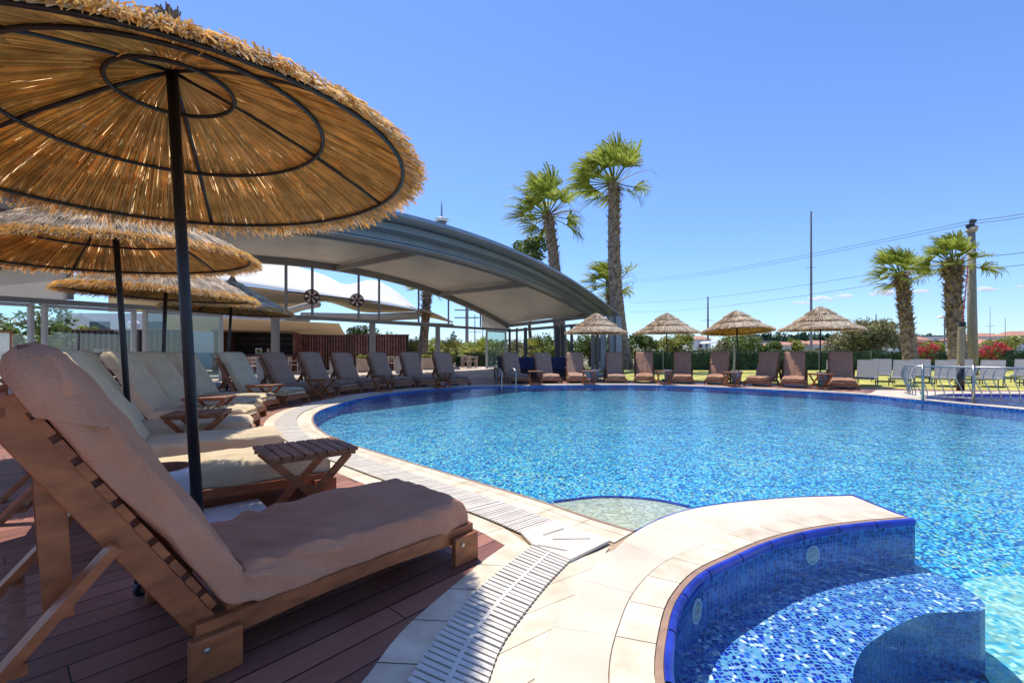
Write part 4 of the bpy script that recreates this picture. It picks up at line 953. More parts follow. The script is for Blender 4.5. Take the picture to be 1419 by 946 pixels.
for x in (-5, -1, 4): b = MB(); b.box((x, -2.02, 2.6), (1.4, .06, 1.2)); b.build('window', M['pane_dark'], e)
e = empty('menu_board', (-16.3, 14.2, 0), radians(40), 'wooden framed pale board standing behind the left glass door', 'board')
for x in (-.45, .45): b = MB(); b.box((x, 0, .85), (.07, .05, 1.7)); b.build('leg', M['teak'], e)
b = MB(); b.box((0, 0, 1.2), (.83, .03, .95)); b.build('panel', M['wall_white'], e); b = MB(); b.box((0, 0, 1.71), (.97, .06, .07)); b.build('top_rail', M['teak'], e)
e = empty('globe_lamp', (-19.3, 23.2, 0), 0, 'white globe lamp above the grey slatted wall', 'lamp')
b = MB(); b.tube([(0, 0, 0), (0, 0, 2.25)], .04, 8); b.build('post', M['alu_dark'], e); b = MB(); b.lathe([(0.02, 2.2), (.2, 2.28), (.28, 2.45), (.2, 2.62), (.02, 2.7)], n=16); b.build('globe', M['white_paint'], e, smooth=True)

# ------------------------------------------------------------------ foliage helpers
def leaf_mesh(blobs, n, size, rng, b=None, flat=0):
    b = b or MB(); tot = sum(r[0] * r[1] * r[2] for _, r in blobs) if blobs else 1
    for c, r in blobs:
        k = int(n * (r[0] * r[1] * r[2]) / tot)
        for _ in range(k):
            while True:
                d = Vector((rng.uniform(-1, 1), rng.uniform(-1, 1), rng.uniform(-1, 1)))
                if d.length < 1: break
            d = d * (.35 + .65 * rng.random() ** .4) / max(.25, d.length) * d.length ** .5
            q = Vector(c) + Vector((d.x * r[0], d.y * r[1], d.z * r[2]))
            q += Vector((noise.noise(q * 2.1), noise.noise(q * 2.1 + Vector((9, 0, 0))), noise.noise(q * 2.1 + Vector((0, 9, 0))))) * .25 * min(r)
            a = Vector((rng.gauss(0, 1), rng.gauss(0, 1), rng.gauss(0, 1) * .6)).normalized(); c2 = a.cross(Vector((rng.gauss(0, 1), rng.gauss(0, 1), rng.gauss(0, 1)))).normalized()
            s = size * rng.uniform(.6, 1.4)
            b.add([q - a * s, q + c2 * s * .45, q + a * s, q - c2 * s * .45], [(0, 1, 2, 3)])
    return b
def tree(name, loc, h, cr_r, mat, label, group=None, n=2500, size=.12, trunk_r=.12, nb=9, squash=.8, seed=1, bottom=.35, cat='tree'):
    rng = random.Random(seed); e = empty(name, (loc[0], loc[1], 0), rng.uniform(0, 6), label, cat, group)
    blobs = []
    for i in range(nb):
        a = rng.uniform(0, 6.28); rr = rng.uniform(.2, .75) * cr_r; z = h * bottom + (h * (1 - bottom)) * rng.uniform(.25, .8)
        q = cr_r * rng.uniform(.32, .55); blobs.append(((cos(a) * rr, sin(a) * rr, z), (q, q, min(q * squash, h - z + .05))))
    leaf_mesh(blobs, n, size, rng).build('crown', mat, e)
    b = MB(); b.tube([(0, 0, 0), (.03 * h, 0, h * .3), (0, .02 * h, h * .6)], [trunk_r, trunk_r * .8, trunk_r * .4], 8)
    for c, r in blobs[:5]: b.tube([(0, 0, h * bottom * .7), tuple(Vector(c) * .6 + Vector((0, 0, h * bottom * .4))), c], [trunk_r * .5, trunk_r * .3, trunk_r * .12], 5)
    b.build('trunk', M['bark'], e, smooth=True); return e
def fan_leaf(b, base, d, size, rng, wind=Vector((-1, 0, 0)), nl=24, spread=1.25, pet=.56, dead=False, pw=.018):
    d = d.normalized(); mid = base + d * size * pet
    side = d.cross(Vector((0, 0, 1)));
    if side.length < .05: side = Vector((1, 0, 0))
    side.normalize(); up = side.cross(d)
    b.bar(base, mid, size * pw * 1.6, size * pw, up=up)
    tw = rng.uniform(-.5, .5); side = side * cos(tw) + up * sin(tw); up = side.cross(d)
    for i in range(nl):
        t = (i / (nl - 1) - .5) * 2; a = t * spread; L = size * (.66 - .16 * abs(t)) * rng.uniform(.8, 1.12)
        ld = (d * cos(a) + side * sin(a) + up * (.28 * abs(t) + rng.uniform(-.06, .06))).normalized(); w = L * .034
        perp = ld.cross(up).normalized() * w
        p0 = mid; p1 = mid + ld * L * .5; p2 = p1 + (ld + wind * .35 - Vector((0, 0, .18))).normalized() * L * .3; p3 = p2 + (ld * .6 + wind * .6 - Vector((0, 0, .7))).normalized() * L * .28
        vs = [p0 - perp * .25, p0 + perp * .25, p1 - perp, p1 + perp, p2 - perp * .7, p2 + perp * .7, p3]
        b.add(vs, [(0, 1, 3, 2), (2, 3, 5, 4), (4, 5, 6)])
def palm(label, base, top, r0, size, seed, group='tall fan palms', nleaf=26, wind=-1, dead=6, shag=1.0, bootr=.2, low=.0):
    rng = random.Random(seed); base = Vector(base); top = Vector(top); e = empty('palm_tree', base, 0, label, 'palm tree', group)
    T = top - base; H = T.length; b = MB(); pts = []; rs = []
    for i in range(15):
        t = i / 14; p = T * t; p += Vector((sin(t * pi) * .06 * T.x + .015 * H * sin(t * 4 + seed), 0, 0)); pts.append(p); rs.append(r0 * (1.18 - .35 * t) * (1 + .06 * sin(i * 3.1)) * (1.25 if i == 0 else 1))
    b.tube(pts, rs, 12)
    for k in range(int(650 * shag)):
        t = rng.random() ** .75; t = low + (1 - low) * t
        i = min(13, int(t * 14)); p = pts[i].lerp(pts[i + 1], t * 14 - i); a = rng.uniform(0, 6.28); r = r0 * (1.15 - .35 * t)
        out = Vector((cos(a), sin(a), 0)); ln = bootr * (.45 + .9 * t) * rng.uniform(.6, 1.3); q = p + out * r * .9
        dz = rng.uniform(.5, 1.0) if t > .55 or rng.random() < .6 else rng.uniform(-.8, .2)
        tip = q + out * ln * .8 + Vector((0, 0, dz * ln)); s = Vector((-out.y, out.x, 0)) * ln * .32
        b.add([q - s, q + s, tip + s * .35, tip - s * .35, q + out * .02 + Vector((0, 0, ln * .5))], [(0, 1, 2, 3), (0, 1, 4)])
    b.build('trunk', M['palm_trunk'], e)
    b = MB(); W_ = Vector((wind, 0, 0))
    for k in range(nleaf):
        a = k * 2.399 + rng.uniform(-.2, .2); el = radians(80 - 105 * (k / nleaf) ** .9 + rng.uniform(-8, 8))
        d = Vector((cos(a) * cos(el), sin(a) * cos(el), sin(el))) + W_ * .45
        fan_leaf(b, pts[-1] + Vector((0, 0, -.05 * rng.random())), d, size * rng.uniform(.8, 1.1), rng, wind=W_)
    b.build('crown', M['palm_leaf'], e)
    b = MB()
    for k in range(dead):
        a = rng.uniform(-1.2, 1.2) if wind < 0 else rng.uniform(0, 6.28); L = size * rng.uniform(.8, 1.2); d = Vector((cos(a) * .9, sin(a) * .9, rng.uniform(.1, .8))).normalized()
        p = pts[-1]; b.tube([p, p + d * L * .5, p + d * L * .8 + Vector((0, 0, -.06 * L)), p + d * L + Vector((0, 0, -.35 * L))], [.03, .022, .014, .006], 4)
    for k in range(60): 
        a = rng.uniform(0, 6.28); d = Vector((cos(a), sin(a), rng.uniform(-1.2, .3))); p = pts[-1] + Vector((0, 0, -rng.uniform(0, .35))); b.bar(p, p + d * r0 * 1.7, .03, .015)
    b.build('dry_stalks', M['palm_dead'], e)
    return e
palm('tallest fan palm at the pavilion end, shaggy trunk, wind blown crown', (W(866, 488, 28.5).x, 28.5, 0), W(848, 254, 28.5), .40, 2.7, 3, nleaf=28, dead=4)
palm('leaning fan palm rising behind the middle of the arched roof', (W(784, 488, 32).x, 32, 0), W(758, 298, 32), .40, 2.85, 5, nleaf=28, dead=9)
palm('short fan palm partly hidden behind the tallest palm trunk', (W(852, 488, 33).x, 33, 0), W(846, 395, 33), .30, 2.1, 9, nleaf=26, dead=3)
palm('left one of the two stout palms on the right lawn', (W(1268, 488, 20).x, 20, 0), W(1246, 382, 20), .25, 1.3, 11, nleaf=26, dead=3, bootr=.17, low=.12)
palm('right one of the two stout palms, next to the bare pole', (W(1326, 488, 20.5).x, 20.5, 0), W(1322, 366, 20.5), .31, 1.45, 14, nleaf=28, dead=4, bootr=.2, low=.12)
palm('palm trunk standing behind the sail between the grey columns', (W(586, 488, 31).x, 31, 0), W(590, 400, 31), .30, 1.3, 17, nleaf=14, dead=0, shag=.5, low=.6)
# small fan palms and yuccas beyond the terrace
for i, (u, Y, h, s) in enumerate([(576, 31, 1.8, 1.1), (604, 33, 2.0, 1.1), (620, 31, 1.5, 1.2), (640, 33, 1.5, 1.1), (655, 31, 1.4, 1.1), (668, 32, 1.7, 1.1), (684, 33, 1.5, 1.1), (592, 35, 2.1, 1.2), (742, 30, 1.7, 1.2), (757, 32, 1.5, 1.2), (484, 36, 2.6, 1.1)]):
    Y += 3; rng = random.Random(40 + i); x = (u - U0) / F_ * Y; labs = ['low green fan palm at the right end of the slatted wall', 'green fan palm left of the third grey column', 'green fan palm just right of the third grey column', 'fan palm below the distant wooden pole', 'low fan palm right of the distant wooden pole', 'bushy fan palm left of the right glass door', 'fan palm half behind the right glass door', 'taller fan palm behind the shaggy palm trunk', 'yellowish fan palm between the dark end columns', 'small fan palm behind the thin trunk at the pavilion end', 'palm top showing above the slatted wall']
    e = empty('fan_palm', (x, Y, 0), 0, labs[i], 'small palm', 'small fan palms beyond the terrace')
    b = MB(); b.tube([(0, 0, 0), (.03, 0, h * .6)], [.1, .08], 6); b.build('trunk', M['palm_trunk'], e)
    b = MB()
    for k in range(16):
        a = rng.uniform(0, 6.28); el = rng.uniform(-.2, 1.4); fan_leaf(b, Vector((0, 0, h * .6)), Vector((cos(a) * cos(el), sin(a) * cos(el), sin(el))), s * rng.uniform(.8, 1.1), rng, nl=14)
    b.build('crown', M['palm_leaf'] if i % 2 else M['leaf_light'], e)
# trees and bushes: u, Y, h, r, mat, n, size, label
TR = [('round_tree', 1197, 36, 3.7, 2.5, 'leaf_olive', 14000, .11, 'large round olive green tree between the widest umbrella and the palms', 0),
      ('tree', 818, 34, 2.4, 1.3, 'leaf', 2500, .09, 'green bushy tree behind the pavilion end umbrella', 0),
      ('tree', 893, 34, 2.9, 1.2, 'leaf', 2500, .09, 'dark green tree left of the second far umbrella pole', 0),
      ('tree', 936, 33, 2.7, 1.5, 'leaf_light', 3000, .09, 'yellow green bush tree right of the second far umbrella', 0),
      ('tree', 872, 31, 2.0, .7, 'leaf_light', 1200, .08, 'slim yellow green shrub beside the tallest palm trunk', 0),
      ('tree', 1034, 32, 2.4, 1.1, 'leaf', 2200, .08, 'green tree behind the tilted umbrella', 0),
      ('tree', 1064, 33, 1.9, 1.0, 'leaf', 2200, .09, 'low green tree between the two right far umbrellas', 0),
      ('tree', 1101, 31, 2.2, .5, 'leaf_light', 700, .09, 'thin yellow topped shrub before the white houses', 0),
      ('tree', 1008, 40, 2.4, 1.4, 'leaf_olive', 2000, .10, 'pale olive bush behind the tilted umbrella pole', 0),
      ('tree', 1250, 46, 3.2, 1.6, 'leaf_olive', 1500, .12, 'olive shrub left of the left stout palm', 0),
      ('tree', 1290, 34, 1.9, 1.1, 'leaf_light', 1500, .09, 'yellow green shrub between the two stout palms', 0),
      ('tree', 1400, 34, 2.3, 1.6, 'leaf_light', 2000, .09, 'yellow green shrub at the right frame edge', 0),
      ('tree', 515, 40, 3.4, 2.6, 'leaf', 2500, .14, 'broad green tree above the slatted wall end', 0),
      ('tree', 20, 17.0, 3.0, 1.8, 'leaf', 2500, .10, 'dark green bush behind the leftmost glass door', 0),
      ('tree', 88, 27.0, 3.0, 1.1, 'leaf_light', 1500, .10, 'bright green shrub above the grey slatted wall, left of the globe lamp', 0),
      ('tree', 120, 27.5, 2.9, .9, 'leaf_light', 1200, .10, 'small bright green shrub beside the globe lamp', 0),
      ('tree', 70, 26.0, 2.9, .6, 'leaf_light', 800, .10, 'narrow green shrub at the left end of the grey slatted wall', 0)]
for i, (nm, u, Y, h, r, mt, n, sz, lab, _) in enumerate(TR):
    tree('tree', ((u - U0) / F_ * Y, Y), h, r, M[mt], lab, 'trees and tall shrubs behind the grounds', n=n, size=sz, seed=60 + i, nb=20 if i == 0 else 8, bottom=.12 if i == 0 else .3)
# pine behind the leaning palm
e = tree('pine_tree', (W(738, 488, 36).x, 36), 10.3, 2.2, M['leaf'], 'dark pine top peeping over the roof beside the leaning palm', None, n=1500, size=.16, seed=5, nb=7, bottom=.72, trunk_r=.16, squash=.5)
# cypress
e = empty('cypress_tree', (W(609, 488, 60).x + 1.9, 60, 0), 0, 'small dark cypress on the skyline behind the terrace', 'cypress'); e.location.x = W(628.5, 488, 60).x
leaf_mesh([((0, 0, 1.6), (.7, .7, 1.6)), ((0, 0, 2.8), (.5, .5, 1.2))], 900, .12, random.Random(3)).build('crown', M['leaf_dark'], e); b = MB(); b.tube([(0, 0, 0), (0, 0, 2)], .12, 6); b.build('trunk', M['bark'], e)
# background green masses
def mass(name, x0, x1, y, h, d, n, mat, size, lab, seed):
    rng = random.Random(seed); b = MB(); L = x1 - x0; k = max(4, int(L / 1.2))
    bl = [((x0 + L * (i + .5) / k, y + rng.uniform(-.3, .3) * d, h * rng.uniform(.4, .55)), (L / k * .8, d * .6, h * rng.uniform(.42, .6))) for i in range(k)]
    o = leaf_mesh(bl, n, size, rng).build(name, M[mat]); return tag(o, lab, name.replace('_', ' '), kind='stuff')
mass('shrubbery', -12, 1.0, 38, 2.3, 2, 9000, 'leaf_olive', .12, 'pale olive shrubbery behind the small fan palms', 1)
mass('shrubbery', 1, 10, 38, 2.5, 2, 7000, 'leaf', .12, 'mixed green shrubbery behind the pavilion end', 2)
mass('shrubbery', 8, 30, 42, 1.5, 2, 6000, 'leaf_olive', .14, 'low olive shrubbery beyond the hedge', 3)
mass('far_trees', 75, 105, 150, 8, 8, 5000, 'leaf_dark', .6, 'dark row of trees on the far skyline', 4)
mass('far_trees', -60, 60, 170, 6, 8, 5000, 'leaf', .6, 'low far green belt behind the terrace', 5)
mass('far_trees', 105, 220, 190, 9, 8, 6000, 'leaf_dark', .7, 'far trees behind the red roofed houses', 6)
# hedge
def hedge(x0, x1, y, h, lab, n, seed):
    rng = random.Random(seed); e = empty('hedge', ((x0 + x1) / 2, y, 0), 0, lab, 'hedge'); L = x1 - x0
    b = MB(); b.box((0, 0, h * .47), (L - .1, .45, h * .94)); b.build('core', M['leaf_dark'], e)
    b = MB()
    for _ in range(n):
        f = rng.random(); x = rng.uniform(-L / 2, L / 2)
        q = Vector((x, -.25 + rng.uniform(-.06, .04), rng.uniform(.02, h))) if f < .7 else Vector((x, rng.uniform(-.28, .28), h + rng.uniform(-.05, .07) + .04 * sin(x * 2.3)))
        a = Vector((rng.gauss(0, 1), rng.gauss(0, .5), rng.gauss(0, 1))).normalized(); c = a.cross(Vector((rng.gauss(0, 1), 1, rng.gauss(0, 1)))).normalized(); s = rng.uniform(.03, .07)
        b.add([q - a * s, q + c * s * .5, q + a * s, q - c * s * .5], [(0, 1, 2, 3)])
    b.build('leaves', M['leaf_dark'], e); return e
hedge(7.4, 41, 27.5, 1.06, 'long clipped dark green hedge along the back of the lawn', 16000, 1)
hedge(-4.2, -1.2, 34, .95, 'short dark hedge piece seen left of the right glass door', 1800, 2)
# wire fence posts in front of hedge
for i in range(9):
    b = MB(); b.tube([(0, 0, 0), (0, 0, 1.15)], .02, 6); o = b.build('fence_post', M['steel']); o.location = (9.0 + i * 3.1, 27.1, 0); tag(o, 'thin pale fence post standing along the dark hedge', 'fence post', 'identical thin posts along the hedge')
for i, (u, Y, lab) in enumerate([(1284, 26.5, 'red flowering bougainvillea between the two stout palms'), (1374, 26.5, 'red flowering bougainvillea over the hedge right of the bare pole'), (1391, 28.5, 'small red flower cluster behind the hedge at the far right')]):
    rng = random.Random(80 + i); e = empty('bougainvillea', ((u - U0) / F_ * Y, Y, 0), 0, lab, 'flowering shrub', 'red bougainvilleas by the hedge')
    s = (1, 1.25, .5)[i]; leaf_mesh([((-.3 * s, 0, 1.1), (.45 * s, .3, .35 * s)), ((.35 * s, 0, 1.3), (.4 * s, .3, .4 * s)), ((0, 0, .8), (.3, .3, .3))], int(500 * s), .06, rng).build('flowers', M['leaf_red'], e)
    leaf_mesh([((0, 0, .9), (.7 * s, .4, .5))], 350, .07, rng).build('foliage', M['leaf'], e); b = MB(); b.tube([(0, 0, 0), (.05, 0, .9)], .03, 6); b.build('stem', M['bark'], e)
# young staked tree
e = empty('young_tree', (W(1017, 488, 24).x, 24, 0), 0, 'young tree with thin pale trunk behind the tilted umbrella pole', 'young tree'); b = MB(); b.tube([(0, 0, 0), (.03, 0, .9), (0, 0, 1.7)], [.06, .05, .03], 7); b.build('trunk', M['pole_wood'], e); leaf_mesh([((0, 0, 1.9), (.7, .7, .5))], 500, .07, random.Random(8)).build('crown', M['leaf'], e)

# ------------------------------------------------------------------ terrace furniture
def make_chair():
    e = empty('dining_chair')
    b = MB(); b.box((0, 0, .45), (.48, .46, .035)); b.build('seat', M['wood_light'], e)
    for x in (-.22, .22):
        for y in (-.21, .21): b = MB(); b.box((x, y, .31 if y < 0 else .41), (.045, .045, .62 if y < 0 else .82)); b.build('leg', M['wood_light'], e)
        b = MB(); b.box((x, 0, .64), (.05, .46, .03)); b.build('armrest', M['wood_light'], e)
    b = MB(); b.box((0, .21, .80), (.40, .03, .06)); b.box((0, .21, .60), (.40, .025, .04))
    for k in range(5): b.box((-.14 + .07 * k, .21, .69), (.025, .018, .2))
    b.build('backrest', M['wood_light'], e); return e
ch = make_chair(); chc = tree_of(ch)
for i, (u, v, a, lab) in enumerate([(349, 521, 30, 'bleached wood chair between the first cream and taupe lounger backs'), (357, 517, 200, 'bleached wood chair in front of the dark bar counter'), (408, 518, 100, 'bleached wood armchair right of the first broad grey column'), (424, 517, 10, 'bleached wood chair before the left end of the slatted wall'), (502, 515, 90, 'bleached wood chair below the left yellow plant trough'), (541, 513.8, 20, 'bleached wood chair left of the pale planter box'), (594, 511.5, 180, 'bleached wood chair below the right yellow plant'), (646, 510, 170, 'bleached wood chair on the sunlit terrace end'), (655, 509.6, 80, 'bleached wood armchair nearest the right glass door')]):
    o = ch if i == 0 else copy_tree(ch, chc); p = G(u, v); o.location = (p.x, p.y, .001); o.rotation_euler = (0, 0, radians(a)); tag(o, lab, 'chair', 'bleached wood terrace chairs')
def make_dt():
    e = empty('dining_table'); b = MB(); b.box((0, 0, .74), (.9, .9, .04)); b.build('tabletop', M['wood_light'], e)
    for x in (-.38, .38):
        for y in (-.38, .38): b = MB(); b.box((x, y, .36), (.06, .06, .72)); b.build('leg', M['wood_light'], e)
    return e
dt = make_dt(); dtc = tree_of(dt)
for i, (u, v, lab) in enumerate([(353, 513, 'square pale table before the bar'), (430, 515, 'square pale table before the slatted wall'), (525, 514, 'square pale table between the left plant trough and pale planter'), (650, 509.3, 'square pale table on the sunlit terrace end'), (613, 511, 'square pale table by the third broad column')]):
    o = dt if i == 0 else copy_tree(dt, dtc); p = G(u, v); o.location = (p.x, p.y, .001); o.rotation_euler = (0, 0, radians(38)); tag(o, lab, 'table', 'square terrace tables')
def make_planter(w=.5, h=.85):
    e = empty('planter_box'); b = MB(); b.box((0, 0, h / 2), (w, w, h), top=1.06); b.build('box', M['planter'], e, bevel=.01); b = MB(); b.box((0, 0, h + .005), (w * .85, w * .85, .012)); b.build('earth', M['soil'], e); return e
pl = make_planter(); plc = tree_of(pl)
for i, (u, v, lab) in enumerate([(370, 527, 'tall pale planter box left of the first taupe lounger'), (468, 521, 'tall pale planter box before the slatted wall'), (557, 517, 'broad pale planter box left of the lounger under the second column')]):
    o = pl if i == 0 else copy_tree(pl, plc); p = G(u, v); o.location = (p.x, p.y, .001); tag(o, lab, 'planter', 'tall pale planter boxes')
for i, (u, Y, lab) in enumerate([(504, 24, 'wooden trough of yellow green plants left of the second column'), (592, 27.5, 'wooden trough of yellow green plants left of the third column')]):
    e = empty('plant_trough', ((u - U0) / F_ * Y, Y, .001), radians(35), lab, 'plant trough', 'troughs of yellow plants'); b = MB()
    for k in range(7): b.box((-.3 + k * .1, 0, .38), (.085, .34, .7))
    b.build('trough', M['wood_light'], e); leaf_mesh([((-.15, 0, .8), (.2, .18, .13)), ((.15, 0, .8), (.2, .18, .13))], 500, .04, random.Random(i)).build('plants', M['leaf_light'], e)
# parasol-end furniture: wicker chair, sofas
e = empty('wicker_chair', (W(697, 488, 18.3).x, 18.3, 0), radians(200), 'dark wicker chair by the right glass door', 'chair')
b = MB(); b.box((0, 0, .4), (.6, .55, .06)); b.build('seat', M['wicker'], e); b = MB(); b.box((0, .27, .65), (.6, .05, .5), top=1.15); b.build('backrest', M['wicker'], e)
for x in (-.29, .29):
    b = MB(); b.box((x, 0, .6), (.05, .5, .06)); b.build('armrest', M['wicker'], e)
    for y in (-.22, .22): b = MB(); b.box((x, y, .2), (.04, .04, .4)); b.build('leg', M['wicker'], e)
for i, (u, Y, w, a, lab) in enumerate([(735, 18.6, 1.4, 165, 'grey blue sofa under the pavilion between two far loungers'), (776, 18.6, 1.5, 180, 'navy sofa under the pavilion end')]):
    e = empty('sofa', ((u - U0) / F_ * Y, Y, 0), radians(a), lab, 'sofa', 'sofas under the pavilion'); cm = M['navy'] if i else M['sling']
    b = MB(); b.box((0, 0, .2), (w, .75, .3)); b.build('base', M['wicker'], e, bevel=.02)
    for x in (-w / 4, w / 4): b = MB(); b.box((x, -.03, .42), (w / 2 - .05, .65, .14)); b.build('cushion', cm, e, bevel=.03)
    b = MB(); b.box((0, .34, .6), (w, .14, .5)); b.build('backrest', M['navy'] , e, bevel=.03)
    for x in (-w / 2, w / 2): b = MB(); b.box((x, 0, .4), (.1, .75, .5)); b.build('armrest', M['wicker'], e, bevel=.02)

# ------------------------------------------------------------------ pool ladder
e = empty('pool_ladder', (-.15, 14.5, 0), 0, 'stainless pool ladder with two hooped handrails on the far edge', 'pool ladder')
for x in (-.36, .08):
    b = MB(); pts = [(x + .19, -.55, -.5), (x + .19, -.5, .0), (x + .19, -.46, .38)] + [(x + .19 - .19 * (1 - cos(a)) / 2 * 1.0, -.46 + .42 * (1 - cos(a)) / 2, .38 + .16 * sin(a)) for a in [pi * k / 8 for k in range(1, 8)]] + [(x, .0, .38), (x, .03, .0)]
    b.tube(pts, .022, 8); b.build('handrail', M['steel'], e, smooth=True)
for z in (-.12, -.35): b = MB(); b.box((.05, -.55, z), (.44, .08, .025)); b.build('tread', M['steel'], e)

# ------------------------------------------------------------------ curved railing
rp_ = [G(*p) for p in [(1253, 549), (1258, 551.5), (1268, 553.5), (1281, 554.6), (1310, 556), (1350, 558.5), (1419, 563)]] + [Vector((11.1, 8.4))]
rp_ = resample(cr(rp_, 12), .03); rs_ = cum(rp_); Lr = rs_[-1]
ra = empty('curved_railing', (rp_[0].x, rp_[0].y, 0), 0, 'curved stainless railing with wavy balusters dividing the small pool', 'railing'); RO = Vector((rp_[0].x, rp_[0].y, 0))
def rpt(t, z): p = at(rp_, rs_, t); return Vector((p.x, p.y, z)) - RO
b = MB(); b.tube([rpt(i / 50, .74) for i in range(51)], .022, 8); b.build('top_rail', M['steel'], ra, smooth=True)
b = MB(); b.tube([rpt(i / 50, .10) for i in range(51)], .012, 6); b.build('bottom_rail', M['steel'], ra, smooth=True)
posts = []
for uu in (1279, 1350): posts.append(min(range(200), key=lambda i: abs(U0 + F_ * at(rp_, rs_, i / 200).x / at(rp_, rs_, i / 200).y - uu)) / 200)
posts.append(.97)
for t in posts: b = MB(); b.tube([rpt(t, 0), rpt(t, .78)], .026, 10); b.build('post', M['steel'], ra, smooth=True)
nb = int(Lr / .135)
for i in range(nb):
    t = (i + .5) / nb; q0 = at(rp_, rs_, max(0, t - .01)); q1 = at(rp_, rs_, min(1, t + .01)); tg = (q1 - q0).normalized(); nn = Vector((tg.y, -tg.x, 0)) * -1
    nn = Vector((-tg.y, tg.x, 0)) * -1; b = MB(); b.tube([rpt(t, .74 - .64 * k / 12) + (nn * .055 - Vector((tg.x, tg.y, 0)) * .05) * sin(pi * 1.6 * (k / 12)) * (1 if k < 8 else .8) for k in range(13)], .010, 6); b.build('baluster', M['steel'], ra, smooth=True)

# ------------------------------------------------------------------ grey mesh loungers on the lawn
def make_grey():
    e = empty('mesh_lounger'); th = radians(62); d = Vector((-cos(th), 0, sin(th)))
    b = MB()
    for s in (-1, 1):
        b.tube([(1.2, s * .32, .30), (0, s * .32, .30), tuple(Vector((0, s * .32, .30)) + d * .78)], .018, 6)
    b.tube([(1.2, -.32, .30), (1.2, .32, .30)], .018, 6); b.tube([tuple(Vector((0, -.32, .30)) + d * .78), tuple(Vector((0, .32, .30)) + d * .78)], .018, 6); b.build('frame', M['sling'], e)
    b = MB(); b.box((.6, 0, .31), (1.18, .61, .014)); b.build('seat_sling', M['sling'], e)
    b = MB(); b.box(Vector((0, 0, .31)) + d * .39, (.77, .61, .014), Matrix(((d.x, 0, d.z), (0, 1, 0), (d.z, 0, -d.x)))); b.build('back_sling', M['sling'], e)
    b = MB(); b.tube([(1.205, -.28, .31), (1.205, .28, .31)], .05, 8); b.build('foot_roll', M['sling'], e)
    for x in (1.0, .05):
        for s in (-1, 1): b = MB(); b.tube([(x, s * .31, .30), (x + .05, s * .31, 0)], .016, 6); b.build('leg', M['alu_dark'], e)
    for s in (-1, 1): b = MB(); b.tube([tuple(Vector((0, s * .3, .3)) + d * .4), (-.4, s * .3, .0)], .014, 6); b.build('prop', M['alu_dark'], e)
    return e
gm = make_grey(); gmc = tree_of(gm)
for i, (u, Y, a, lab) in enumerate([(1158, 14.4, -97, 'grey mesh lounger half hidden by the rightmost wooden lounger'), (1202, 14.2, -80, 'grey mesh lounger just right of the rightmost wooden lounger'), (1222, 16.3, -85, 'grey mesh lounger in the second row under the round tree'), (1252, 14.0, -96, 'grey mesh lounger under the left stout palm, by the railing end'), (1275, 15.6, -92, 'grey mesh lounger partly behind, right under the left stout palm'), (1311, 13.9, -94, 'grey mesh lounger in front of the red bougainvillea, seen through the railing'), (1333, 15.6, -92, 'grey mesh lounger behind the black post'), (1374, 13.7, -84, 'grey mesh lounger right of the bare pole, seen through the railing'), (1421, 15.4, -95, 'grey mesh lounger in the second row at the right frame edge'), (1436, 13.4, -95, 'front row grey mesh lounger cut off by the right frame edge')]):
    o = gm if i == 0 else copy_tree(gm, gmc); x = (u - U0) / F_ * Y; aa = atan2(-Y, -x) + radians((a % 7) - 8); o.scale = (.84, .84, .80); o.location = (x * (1 + .7 / Y), Y + .7, 0); o.rotation_euler = (0, 0, aa); tag(o, lab, 'lounger', 'grey mesh loungers on the lawn')

# ------------------------------------------------------------------ poles, masts, cables
x = W(1347, 488, 21).x
e = empty('utility_pole', (x, 21, 0), 0, 'bare grey round pole with a black fitting on top, right of the stout palm', 'pole')
b = MB(); b.tube([(.05, 0, 0), (0, 0, 3), (-.03, 0, 6.62)], [.19, .17, .135], 14); b.build('shaft', M['concrete'], e, smooth=True)
b = MB(); b.tube([(-.28, 0, 6.62), (-.1, 0, 6.72), (.2, 0, 6.82)], [.05, .12, .1], 8); b.lathe([(0, 6.55), (.2, 6.6), (.22, 6.72), (.1, 6.8)], (-.03, 0, 0), 12); b.build('cap', M['wood_light'], e)
b = MB(); b.box((-.16, 0, 6.86), (.16, .12, .14)); b.box((0, 0, 6.98), (.14, .14, .22)); b.tube([(-.06, 0, 7.12), (.16, 0, 7.12)], .08, 8); b.tube([(-.26, 0, 6.8), (-.1, 0, 6.9)], .045, 6); b.build('fitting', M['black_metal'], e)
x = W(1334, 488, 15.2).x
e = empty('wrapped_post', (x, 13.2, 0), 0, 'black post with rope wrapped shaft and thin red rod, standing before the stout palm', 'post'); e.location = (W(1331, 488, 12.5).x, 12.5, 0)
b = MB(); b.tube([(0, 0, 0), (0, 0, .7)], .085, 14); b.build('black_base', M['black_metal'], e, smooth=True)
b = MB(); b.tube([(0, 0, .7), (.03, 0, 1.75)], .075, 14)
for k in range(26): b.tube([(.077 * cos(a) + .03 * k / 26, .077 * sin(a), .72 + k * .04) for a in [6.28 * j / 14 for j in range(14)]], .009, 4, closed=True)
b.build('rope_wrap', M['rope'], e)
b = MB(); b.tube([(.05, 0, 1.75), (.05, 0, 1.88)], .075, 14); b.build('collar', M['black_metal'], e); b = MB(); b.tube([(.06, 0, 1.85), (.2, 0, 3.4)], .012, 6); b.build('rod', M['red_paint'], e)
e = empty('timber_pole', (W(647, 488, 48).x, 48, 0), 0, 'distant pale pole with two crossarms behind the terrace', 'pole'); b = MB(); b.tube([(0, 0, 0), (0, 0, 6.3)], [.2, .16], 10); b.build('shaft', M['pole_wood'], e)
for z in (4.7, 5.5): b = MB(); b.box((0, 0, z), (2.6, .12, .12)); b.build('crossarm', M['pole_wood'], e)
